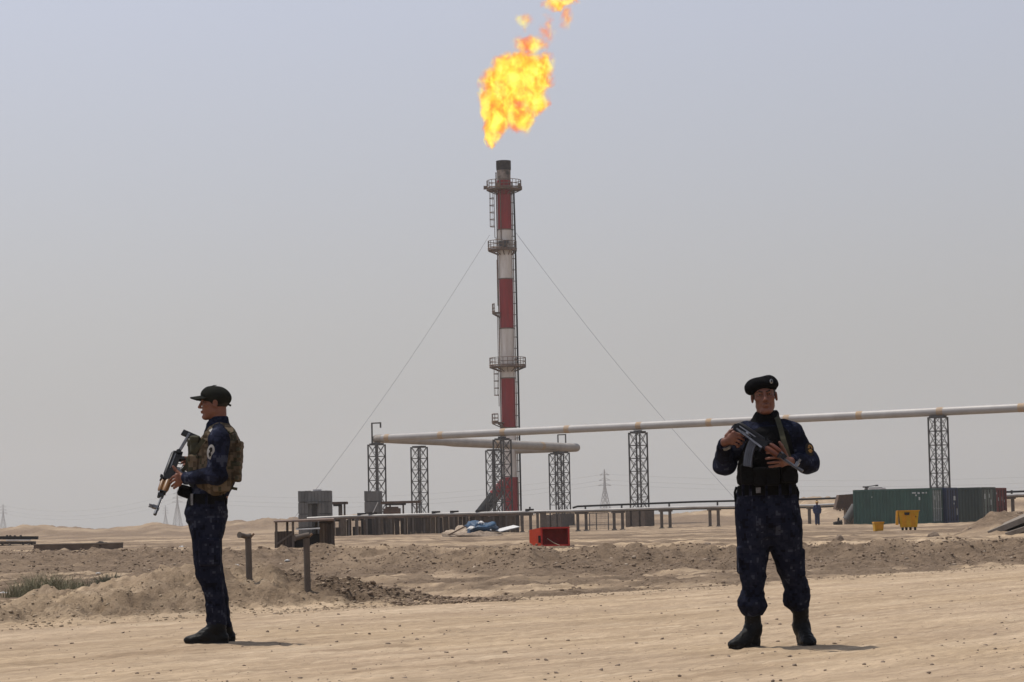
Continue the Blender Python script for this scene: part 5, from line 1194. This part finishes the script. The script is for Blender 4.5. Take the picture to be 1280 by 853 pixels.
    for x, y, wd, ht, d in ((934,593,.085,.13,-.195),(950,596,.085,.12,-.205),(966,596,.085,.12,-.205),(985,592,.085,.12,-.19),(936,570,.07,.06,-.185)):
        G = Field(tuple(P(x,y,d)-Vector((.09,.07,.1))), tuple(P(x,y,d)+Vector((.09,.07,.1))), .005); G.box(P(x,y,d), (wd/2,.030,ht/2), None, .016); G.box(P(x,y,d)+Vector((0,-.006,ht*.30)), (wd/2+.003,.029,ht*.19), None, .012, .003)
        G.build('pouch', MT['black'], v, .002, (20,20,30), int(x))
    F = Field((-.34,-.26,.88), (.32,.28,1.10), .0055)
    F.slices([S(y,xl,xr,.005,ry) for y,xl,xr,ry in ((606.5,922,995.5,.155),(619.5,920,997,.16))], .0)
    bl = F.build('belt', MT['black'], t); c = P(948,613,-.162); MB().box(c, (.030,.012,.036)).build('buckle', MT['gunlite'], bl)
    for x in (929,938,958,975,988): MB().box(P(x,613,-.155 if 934 < x < 984 else -.125), (.016,.02,.075)).build('belt_loop', MT['camo2'], bl)
    for x, xx in ((920.5,919.5),(995.5,997)): MB().tube([P(x,609,-.02),P(xx-1.0 if x < 950 else xx+1.,616,-.03),P(xx,627,-.02)], .008, 8).build('hanging_strap', MT['black'], bl, True)
    # --- trousers
    F = Field((-.36,-.30,.12), (.34,.42,1.10), .0055)
    F.slices([S(y,xl,xr,.005,ry) for y,xl,xr,ry in ((608,922,995,.142),(625,919.5,997,.155),(640,918,1000,.165),(655,920,1001,.155),(664,926,997,.13),(673,940,985,.10),(679,953,972,.07))], .02)
    F.slices([S(*r) for r in ((640,930,955,.0,.09),(650,922,961,.0,.125),(664,920.5,963,.0,.133),(690,922.5,961,.0,.118),(710,924.5,958,-.01,.105),(725,925.5,957.5,-.01,.10),(737,928,955,0,.092),(744,925,956,0,.098),(751,921.5,957.5,0,.104),(757,922,958.5,0,.105),(763,925.5,957.5,0,.088),(770,930,953,0,.060))], .03)
    F.slices([S(*r) for r in ((640,966,992,.0,.09),(650,961,1000,.0,.125),(664,959,1002.5,.0,.133),(686,962.5,1003.5,.02,.118),(700,967.5,1005,.04,.112),(713,971,1005.5,.06,.106),(726,978,1009,.08,.102),(737,981,1012,.10,.098),(745,979,1012.5,.11,.102),(751,978,1012.5,.12,.104),(757,980,1011,.13,.10),(763,988,1009,.14,.075),(767,991,1008,.15,.058))], .03)
    F.cap(P(961,668,-.02), P(962,676,-.02), .05, .04, .05)
    tr = F.build('trousers', MT['camo2'], t, .0062, (8,8,15), 31)
    for x, y, d in ((924,700,.0),(1003,703,.05)):
        G = Field(tuple(P(x,y,d)-Vector((.1,.12,.13))), tuple(P(x,y,d)+Vector((.1,.12,.13))), .005); G.box(P(x+(2.0 if x < 960 else -2.0),y,d), (.022,.080,.092), None, .016); G.build('cargo_pocket', MT['camo2'], tr, .003, (14,14,20), int(y))
    for x, y, d in ((940,712,-.108),(989,714,.06-.106)): pass
    # --- boots
    zg_ = 0.
    def foot(x, y, d): q = P(x,y,d); q.z = gz(q.x+O.x, q.y+O.y)-O.z-.009; return q
    boot(t, P(941,760,.0), P(941.5,786,.015), foot(946,804,.045), foot(913.5,806,-.135))
    boot(t, P(1000,757,.115), P(1002,783,.15), foot(1003,801,.20), foot(1013.5,803.5,-.02))
    # --- sling and patch
    strap('shoulder_strap', [P(967,517,.03),P(972,524,-.085),P(975.5,535,-.145),P(979,549,-.182),P(983,562,-.20),P(986,572,-.205)], .034, .006, MT['olive'], t)
    patch(sh, P(1012.2,562,-.060), (.62,-1,.22), (0.10,0,1), .036, .046, MT['patchy'], MT['patchd'], [[(-.55,-.2),(-.2,-.5),(.2,-.5),(.55,-.2),(.15,.0),(-.15,.0)],[(-.6,.15),(-.2,.1),(0,.7),(.2,.1),(.6,.15),(.3,.6),(-.3,.6)]])
    # --- rifle
    r0, r1 = P(921,533.5,-.232), P(1003.5,589.5,-.445)
    cv = (r1-r0); up = Vector((.58,-.10,.80))
    rifle('assault rifle with reddish wood handguard and grey magazine, held by the policeman in the beret', O+r0, cv, up, 'gunwood', 'folded', cv.length/.645)
    return t
man_beret()

# ------------------------------------------------------------------ policeman in the cap (profile, faces left)
def man_cap():
    D0 = 18.0; O = pt(262, 803, D0); O.z = gz(O.x, D0)
    P = lambda x, y, d=0.: pt(x, y, D0+d) - O
    t = thing('person', 'policeman in a dark cap and tan camouflage vest standing in profile with a rifle', 'person', O)
    S = lambda y, xl, xr, d, ry: ((P((xl+xr)/2, y, d)).z, P((xl+xr)/2, y, d).x, d, (P(xr,y,d).x-P(xl,y,d).x)/2, ry)
    hc = P(268.6, 504.0, .0); B = rot_basis((-1,-.04,.0), math.radians(0)); sc = .97
    F = Field((-.40,-.40,-.02), (.30,.36,1.78), .0045)
    nk = P(273,532,.0); Q = head(F, hc, B, nk, sc)
    F.slices([S(y,xl,xr,.0,ry) for y,xl,xr,ry in ((532,262,284,.07),(548,256,290,.13),(590,252,290,.13),(640,244,282,.13),(660,242,280,.12))], .02)
    sN, eN, wN = P(274,549,-.185), P(270.5,593,-.225), P(230,598,-.125); sF, eF, wF = P(271,549,.185), P(264,590,.20), P(243,581,.10)
    for a, b, c in ((sN,eN,wN),(sF,eF,wF)): F.cap(a,b,.045,.040,.02); F.cap(b,c,.038,.027,.015)
    for kx, ax, d in ((261,271,-.095),(265,280,.095)):
        F.cap(P(259,650,d*.8),P(kx,715,d),.075,.055,.02); F.cap(P(kx,715,d),P(ax,785,d),.05,.035,.02)
    k1, k2, k3, k4 = P(221,594.5,-.150), P(221,598.5,-.155), P(222,602.5,-.152), P(223.5,606,-.142)
    hand(F, wN, [k1,k2,k3,k4], [[P(216.5,596.5,-.145),P(213.4,599.5,-.118),P(212.8,600.5,-.090)],[P(216.5,601,-.150),P(213.4,603.6,-.122),P(213.2,604.3,-.092)],[P(218,605.5,-.146),P(215,607.8,-.12),P(215,608.2,-.09)],[P(220,608.6,-.136),P(217.6,610.4,-.112),P(217.8,610.4,-.086)]],
         [P(226.5,594,-.115),P(222,590.5,-.105),P(219,587,-.100),P(216.4,583.4,-.10)])
    k1, k2, k3, k4 = P(235,575.5,.075), P(235,578.5,.078), P(236,581.5,.08), P(237,584.5,.08)
    hand(F, wF, [k1,k2,k3,k4], [[P(230,577,.06),P(227,579,.035)],[P(230.5,580,.055),P(230,582,.025)],[P(231.5,583,.055),P(231.5,585,.025)],[P(233,586,.06),P(233,588,.03)]], [P(240,577,.085),P(236,573,.07),P(232,572,.04)])
    F.build('body', MT['skin2'], t)
    for s_ in (-1,1):
        c = Q(s_*.033,.0795,.0075); E = Field(tuple(c-Vector((.02,.02,.02))), tuple(c+Vector((.02,.02,.02))), .002); E.ell(c, (.0095,.0105,.0095)); ey = E.build('eye', MT['eye'], t)
        c2 = Q(s_*.033,.0880,.0075); E = Field(tuple(c2-Vector((.02,.02,.02))), tuple(c2+Vector((.02,.02,.02))), .0015); E.ell(c2, (.0022,.0050,.0050)); E.build('iris', MT['iris'], ey)
        eb = Field(tuple(Q(s_*.032,.09,.026)-Vector((.05,.05,.05))), tuple(Q(s_*.032,.09,.026)+Vector((.05,.05,.05))), .003)
        eb.cap(Q(s_*.014,.0945,.024), Q(s_*.034,.092,.030), .0042, .0046, .004); eb.cap(Q(s_*.034,.092,.030), Q(s_*.050,.080,.024), .0044, .003, .004); eb.build('eyebrow', MT['hair'], t)
    Hh = Field(tuple(hc-Vector((.15,.13,.13))), tuple(hc+Vector((.15,.13,.16))), .004)
    Hh.ell(Q(0,-.016,.034), tuple(q*sc for q in (.079,.0995,.088)), np.array(B)); Hh.ell(Q(0,.085,-.01), (.075,.075,.095), np.array(B), .01, True); zc = Q(0,0,-.030).z
    for s_ in (-1,1): Hh.ell(Q(s_*.085,-.004,-.006), (.016,.027,.034), np.array(B), .004, True)
    Hh.put(lambda X,Y,Z: Z-zc+X*0+Y*0, hc-Vector((.15,.13,.13)), Vector((hc.x+.15,hc.y+.13,zc)), .0, True); Hh.build('hair', MT['hair'], t)
    # --- cap
    b = Field(tuple(hc-Vector((.20,.14,.12))), tuple(hc+Vector((.18,.14,.18))), .0045)
    tl = np.array(B @ Matrix.Rotation(math.radians(9), 3, 'X'))
    b.ell(Q(0,-.014,.044), (.0870,.1035,.076), tl, .01); b.ell(Q(0,.02,.056), (.080,.078,.060), tl, .02)
    ca, cb_ = P(250.5,500.0), P(287.5,508.5); nn = Vector((-(cb_-ca).z,0,(cb_-ca).x)).normalized()
    if nn.z < 0: nn = -nn
    b.put(lambda X,Y,Z: (X-ca.x)*nn.x+(Z-ca.z)*nn.z+Y*0, hc-Vector((.2,.14,.12)), hc+Vector((.18,.14,.05)), 0, True)
    cp_ = b.build('cap', MT['cap'], t, .0022, (14,14,14), 4)
    bc = P(252.8,495.4); b = Field(tuple(bc-Vector((.13,.12,.08))), tuple(bc+Vector((.08,.12,.05))), .004)
    b.put(lambda X,Y,Z: np.maximum(np.abs(Z-(bc.z-4.2*(Y-bc.y)**2+.12*(X-bc.x)))-.0055, (np.sqrt(((X-bc.x)/.086)**2+((Y-bc.y)/.080)**2)-1)*.08+0*Z), bc-Vector((.10,.09,.06)), bc+Vector((.10,.09,.03)))
    b.build('brim', MT['cap'], cp_)
    MB().tube([P(268,481.6), P(268,482.4)], [.008,.010], 10).build('button', MT['cap'], cp_, True)
    MB().box(P(286.8,506.4), (.022,.04,.014), Matrix.Rotation(.5,3,'Y')).build('strap_tab', MT['cap'], cp_)
    for f_ in (.35,-.35):
        MB().tube([Q(f_*.0*k+math.sin(f_*1.6)*.089*math.sin(k/8*1.5), -.014+.109*math.cos(f_*1.6)*math.sin(k/8*1.5), .046+.083*math.cos(k/8*1.5)) for k in range(9)], .0022, 5).build('seam', MT['cap'], cp_)
    # --- shirt
    F = Field((-.36,-.38,.88), (.30,.34,1.62), .0055)
    F.slices([S(y,xl,xr,.0,ry) for y,xl,xr,ry in ((521,263,284,.058),(528,259,286,.070),(536,257,290,.105),(545,254,294,.15),(555,250,297,.17),(580,248,297,.17),(605,242,293,.16),(622,237,284,.15))], .02)
    F.cap(P(274,540,-.11),sN,.052,.068,.03); F.cap(P(272,540,.11),sF,.052,.066,.03)
    F.cap(sN,eN,.072,.064,.03); F.cap(eN,P(233,598.4,-.135),.062,.041,.02); F.ell(P(271,596,-.22),(.068,.062,.058),None,.03)
    F.cap(sF,eF,.068,.062,.03); F.cap(eF,P(247,582,.11),.058,.042,.02)
    sh = F.build('shirt', MT['camo'], t, .0055, (13,13,17), 13)
    F = Field((-.20,-.15,1.44), (.20,.15,1.62), .0045)
    F.slices([S(y,xl,xr,.0,ry) for y,xl,xr,ry in ((521.5,267,284,.056),(524.5,261.5,285,.064),(530,258.5,286,.072),(536,257,289,.088))], .0); F.build('collar', MT['camo'], sh, .004, (14,14,20), 3)
    MB().tube([P(234.5,598.4,-.133),P(230.5,598.2,-.128)], [.0455,.043], 18).build('cuff', MT['camo'], sh, True)
    MB().add([P(261,538.5,-.155),P(272,532.4,-.085),P(274.5,535,-.125),P(263.5,541.5,-.185)]+[P(261,537.9,-.155),P(272,531.8,-.085),P(274.5,534.4,-.125),P(263.5,540.9,-.185)], [(0,1,2,3),(7,6,5,4),(0,4,5,1),(1,5,6,2),(2,6,7,3),(3,7,4,0)]).build('shoulder_tab', MT['patchw'], sh)
    patch(sh, P(263.4,565.2,-.262), (-.25,-1,.06), (.12,0,1), .028, .052, MT['patchd'], MT['patchw'], [[(-.5,.35),(-.15,.62),(.35,.6),(.5,.1),(.15,-.05),(.3,-.5),(-.1,-.7),(-.45,-.3),(-.1,.1)]])
    # --- vest
    F = Field((-.24,-.30,.92), (.34,.30,1.58), .0055)
    F.slices([S(y,xl,xr,.0,ry) for y,xl,xr,ry in ((532,266,288,.10),(538,260,292.5,.135),(546,253,297.5,.16),(556,246,300.5,.178),(575,243.5,301,.188),(597,243,297,.188),(609,246,291,.18),(614,250,287,.17),(620,256,282,.155))], .02, 2.5)
    F.cap(sN, P(272,580,-.24), .077, .062, .02, True); 
    v = F.build('vest', MT['tancamo'], t, .006, (11,11,18), 23)
    strap('shoulder_strap', [P(256,551,-.172),P(259,543,-.158),P(265,535.5,-.112),P(273,530.5,-.085),P(283,532.5,-.10),P(291,541,-.14)], .045, .012, MT['tancamo'], v, (0,-.6,.8))
    for x, y, d, sx_, sy_, sz_, mt in ((244,556,-.10,.030,.05,.06,'olive'),(242,562,-.02,.034,.06,.07,'olive'),(242,582,-.12,.034,.045,.075,'tancamo'),(240.5,584,-.03,.036,.045,.075,'olive'),(242,583,.07,.034,.045,.075,'tancamo'),(296,590,-.08,.030,.06,.07,'tancamo'),(298,566,-.03,.026,.09,.08,'tancamo'),(277,605,-.185,.06,.026,.055,'tancamo')):
        c = P(x,y,d); G = Field(tuple(c-Vector((.1,.12,.12))), tuple(c+Vector((.1,.12,.12))), .005); G.box(c, (sx_,sy_,sz_), None, .016); G.box(c+Vector((0,0,sz_*.62)), (sx_+.004,sy_+.004,sz_*.36), None, .012, .003); G.build('pouch', MT[mt], v, .003, (20,20,30), int(x+y))
    for k in range(6):
        c = P(299.5-(k-2.5)**2*.35, 553+k*9, -.10); MB().box(c, (.022,.16,.022), Matrix.Rotation(.1*(k-2),3,'Y')).build('webbing', MT['olive' if k % 2 else 'tancamo'], v)
    MB().tube([P(289,610,-.12),P(293,611,-.12),P(296.5,611.5,-.12)], .010, 8).build('strap_end', MT['olive'], v, True)
    MB().tube([P(279,618,-.15),P(281.5,624,-.15),P(282.5,632,-.14)], .007, 8).build('hanging_strap', MT['black'], v, True)
    # --- belt, pouch
    F = Field((-.26,-.25,.90), (.24,.25,1.08), .0055); F.slices([S(y,xl,xr,.0,ry) for y,xl,xr,ry in ((617.5,236,285,.165),(631.5,233.5,284,.168))], .0); bl = F.build('belt', MT['black'], t)
    MB().box(P(258,625,-.168), (.016,.02,.085)).build('belt_loop', MT['camo2'], bl); MB().box(P(240,624.5,-.125), (.016,.03,.08)).build('buckle', MT['gunlite'], bl)
    c = P(231.5,614.5,-.02); G = Field(tuple(c-Vector((.1,.12,.1))), tuple(c+Vector((.12,.12,.1))), .005); G.box(c, (.046,.05,.040), np.array(Matrix.Rotation(.35,3,'Y')), .02); G.cap(c, P(240,618,-.02), .034, .04, .02); G.build('belt_pouch', MT['black'], bl, .003, (20,20,30), 9)
    # --- trousers
    F = Field((-.30,-.30,.08), (.26,.30,1.06), .0055)
    F.slices([S(y,xl,xr,.0,ry) for y,xl,xr,ry in ((620,236,284,.155),(630,234,284,.165),(641,231,285,.178),(652,233.5,283,.17),(661,240,279,.14),(669,250,272,.10))], .02)
    F.slices([S(*r) for r in ((640,246,270,-.07,.05),(650,239,279,-.08,.09),(660,237,280,-.085,.10),(675,240,276.5,-.095,.10),(698,242,276,-.10,.096),(712,244,277,-.10,.092),(722,245,278,-.10,.09),(727,249.5,278.5,-.10,.086),(741,254.5,280,-.10,.082),(757,257,282,-.10,.078),(772,257.5,283,-.10,.070),(782,259,284,-.10,.058))], .03)
    F.slices([S(*r) for r in ((640,248,272,.07,.05),(650,240,280,.08,.09),(660,239,282,.085,.10),(675,243,277,.095,.10),(698,246,277.5,.10,.096),(722,251,281,.10,.09),(741,257,284,.10,.085),(757,262,286.5,.10,.08),(772,265,287.5,.10,.072),(784,268,289,.10,.058))], .03)
    tr = F.build('trousers', MT['camo2'], t, .0062, (8,8,17), 33)
    for x, y, d in ((262,690,-.20),):
        c = P(x,y,d); G = Field(tuple(c-Vector((.12,.06,.14))), tuple(c+Vector((.12,.06,.14))), .005); G.box(c, (.075,.020,.095), None, .015); G.build('cargo_pocket', MT['camo2'], tr, .003, (14,14,20), 7)
    def foot(x, y, d): q = P(x,y,d); q.z = gz(q.x+O.x, q.y+O.y)-O.z-.009; return q
    boot(t, P(277.5,765,.105), P(279,783,.11), foot(291.5,797,.13), foot(256,799,.16))
    boot(t, P(270.5,765,-.10), P(271.5,783,-.10), foot(283.5,803,-.10), foot(231.5,803,-.15))
    strap('rifle_sling', [P(225,592,.02),P(233,583,-.06),P(240,573,-.12),P(247,560,-.165),P(255,549,-.178)], .028, .006, MT['olive'], t)
    r0, r1 = P(222.5,566.5,.095), P(193.6,643.5,-.31); cv = r1-r0
    rifle('assault rifle with yellowish wood handguard pointing down, held by the policeman in the cap', O+r0, cv, (-.88,-.0,.36), 'gunwood2', 'open', cv.length/.645)
    return t
man_cap()

# ------------------------------------------------------------------ far worker
def worker():
    D0 = 190.; O = pt(1022, 659, D0); O.z = gz(O.x, D0); t = thing('person', 'tiny worker in blue coveralls standing under the low pipes', 'person', O)
    F = Field((-.4,-.3,-.02), (.4,.3,1.85), .02); F.ell((0,0,1.62), (.09,.10,.12), None, .02); F.cap((0,0,1.3),(0,0,1.55),.07,.06,.03); F.cap((0,0,.9),(0,0,1.35),.10,.11,.05)
    for s_ in (-1,1): F.cap((s_*.09,0,.9),(s_*.10,.02,.05),.06,.05,.02); F.cap((s_*.19,0,1.42),(s_*.26,.02,1.12),.045,.04,.02); F.cap((s_*.26,.02,1.12),(s_*.22,-.10,.86),.04,.035,.02); F.cap((s_*.10,.03,.05),(s_*.10,-.14,.03),.045,.04,.02)
    F.build('body', MT['skin'], t)
    F = Field((-.4,-.3,.05), (.4,.3,1.6), .02); F.slices([(.85,0,0,.19,.14),(1.05,0,0,.18,.13),(1.3,0,0,.22,.13),(1.45,0,0,.17,.10),(1.5,0,0,.09,.08)], .05)
    for s_ in (-1,1): F.cap((s_*.10,0,.88),(s_*.10,.02,.12),.095,.075,.05); F.cap((s_*.19,0,1.40),(s_*.27,.02,1.12),.07,.065,.04); F.cap((s_*.27,.02,1.12),(s_*.23,-.08,.92),.062,.055,.03)
    F.build('coverall', MT['coverall'], t)
    F = Field((-.2,-.2,1.6), (.2,.2,1.9), .015); F.ell((0,0,1.68), (.12,.13,.10)); F.put(lambda X,Y,Z: Z-1.66+X*0+Y*0, (-.2,-.2,1.5), (.2,.2,1.66), 0, True); F.build('hard_hat', MT['helmet'], t)
worker()
# ------------------------------------------------------------------ flame: a burning volume inside a lumpy hull
def flame():
    kf = SD/FPX; C = pt(648, 98, SD); t_v = []
    BL = [(626,116,27,38,1.),(649,98,41,34,1.),(678,85,17,17,.9),(641,82,26,15,1.),(620,148,19,24,1.),(616,170,9,18,.95),(663,56,22,13,.42),(699,3,24,8,.70),(708,21,9,15,.30),(650,148,19,20,.62),(669,126,17,21,.75),(657,27,11,10,.26),(685,35,9,22,.20)]
    mt = bpy.data.materials.new('flame'); mt.use_nodes = True; nt = mt.node_tree; nt.nodes.clear(); N, L = nt.nodes.new, nt.links.new
    def val(v): return v
    def math_(op, a, b=None, c=None, clamp=False):
        n = N('ShaderNodeMath'); n.operation = op; n.use_clamp = clamp
        for i, v in enumerate((a,b,c)):
            if v is None: continue
            if isinstance(v, (int,float)): n.inputs[i].default_value = v
            else: L(v, n.inputs[i])
        return n.outputs[0]
    def vm(op, a, b=None):
        n = N('ShaderNodeVectorMath'); n.operation = op
        for i, v in enumerate((a,b)):
            if v is None: continue
            if isinstance(v, tuple): n.inputs[i].default_value = v
            else: L(v, n.inputs[i])
        return n
    tcn = N('ShaderNodeTexCoord'); P = tcn.outputs['Object']
    def noise(scale, det, ro, off=(0,0,0), st=(1,1,1)):
        mp = N('ShaderNodeMapping'); mp.inputs['Location'].default_value = off; mp.inputs['Scale'].default_value = st; L(P, mp.inputs[0])
        n = N('ShaderNodeTexNoise'); n.inputs['Scale'].default_value = scale; n.inputs['Detail'].default_value = det; n.inputs['Roughness'].default_value = ro
        n.inputs['Distortion'].default_value = .6; L(mp.outputs[0], n.inputs['Vector']); return n
    w1 = noise(.42, 3, .6); off = vm('SUBTRACT', w1.outputs['Color'], (.5,.5,.5)); off = vm('MULTIPLY', off.outputs[0], (3.6,3.6,3.6))
    pw = vm('ADD', P, off.outputs[0]).outputs[0]
    f = None
    for x, y, rx, ry, wgt in BL:
        c = pt(x, y, SD)-C; r = (rx*kf, min(rx,ry)*kf*.95+.25, ry*kf)
        d = vm('SUBTRACT', pw, tuple(c)); d = vm('DIVIDE', d.outputs[0], r); l = vm('LENGTH', d.outputs[0]).outputs['Value']
        g = math_('MULTIPLY', math_('SUBTRACT', 1.08, l), wgt); f = g if f is None else math_('SMOOTH_MAX', f, g, .12)
        t_v.append((c, r))
    n2_ = noise(.95, 6, .68, (5,2,1)).outputs[0]; n3_ = noise(2.6, 6, .7, (1,7,3)).outputs[0]
    body = math_('ADD', f, math_('MULTIPLY_ADD', n2_, 1.05, -.525)); body = math_('ADD', body, math_('MULTIPLY_ADD', n3_, .95, -.475))
    dens = math_('MULTIPLY', math_('SUBTRACT', body, -.10), 1.7, None, True); dens = math_('MULTIPLY', dens, 1.6); dens = math_('MULTIPLY', dens, math_('MULTIPLY_ADD', f, 4.2, .06, True))
    # colour: hot yellow core, orange folds and edges
    h = noise(.62, 5, .62, (3,9,2), (1,1,.7)).outputs[0]; h2 = noise(1.7, 3, .6, (8,1,4)).outputs[0]
    heat = math_('ADD', math_('MULTIPLY_ADD', h, 3.4, -1.50), math_('MULTIPLY_ADD', h2, .55, -.275)); heat = math_('ADD', heat, math_('MULTIPLY', f, .95))
    cr = N('ShaderNodeValToRGB'); e = cr.color_ramp.elements; e[0].position = .10; e[0].color = (1.0,.20,.025,1); e[1].position = .86; e[1].color = (1.25,1.06,.20,1)
    for p_, c_ in ((.27,(1.08,.34,.022)),(.42,(1.2,.70,.030)),(.62,(1.25,1.0,.085))):
        q = e.new(p_); q.color = (*c_,1)
    L(heat, cr.inputs[0])
    em = N('ShaderNodeEmission'); L(cr.outputs[0], em.inputs[0]); L(math_('MULTIPLY', dens, 1.06), em.inputs[1])
    ab = N('ShaderNodeVolumeAbsorption'); ab.inputs['Color'].default_value = (0,0,0,1); L(dens, ab.inputs['Density'])
    ad = N('ShaderNodeAddShader'); L(em.outputs[0], ad.inputs[0]); L(ab.outputs[0], ad.inputs[1])
    o = N('ShaderNodeOutputMaterial'); L(ad.outputs[0], o.inputs['Volume'])
    for own, at_ in ((mt.cycles if hasattr(mt,'cycles') else None, 'volume_step_rate'),):
        try: setattr(own, at_, .06)
        except Exception: pass
    F = Field((-8.5,-6.5,-11.5), (10.5,6.5,13.5), .35); F.D[:] = 3.
    for c, r in t_v: F.ell(c, tuple(q+.55 for q in r), None, 1.2)
    V, Qd = F.mesh(); ob = npmesh('flame', V, Qd, mt); ob.location = C
    tag(ob, 'big ragged yellow and orange gas flame blowing off the top of the flare stack', 'flame')
flame()

# ------------------------------------------------------------------ dusty air
hm = bpy.data.materials.new('haze'); hm.use_nodes = True; nt = hm.node_tree; nt.nodes.clear()
pv = nt.nodes.new('ShaderNodeVolumePrincipled'); pv.inputs['Color'].default_value = (.78,.785,.79,1); pv.inputs['Density'].default_value = .00019; pv.inputs['Anisotropy'].default_value = .25
o = nt.nodes.new('ShaderNodeOutputMaterial'); nt.links.new(pv.outputs[0], o.inputs['Volume'])
try: hm.cycles.homogeneous_volume = True
except Exception: pass
ob = MB().box((0,1050,37.), (5100,3000,80)).build('haze', hm); tag(ob, 'dusty air over the whole desert plain', None, None, 'stuff')
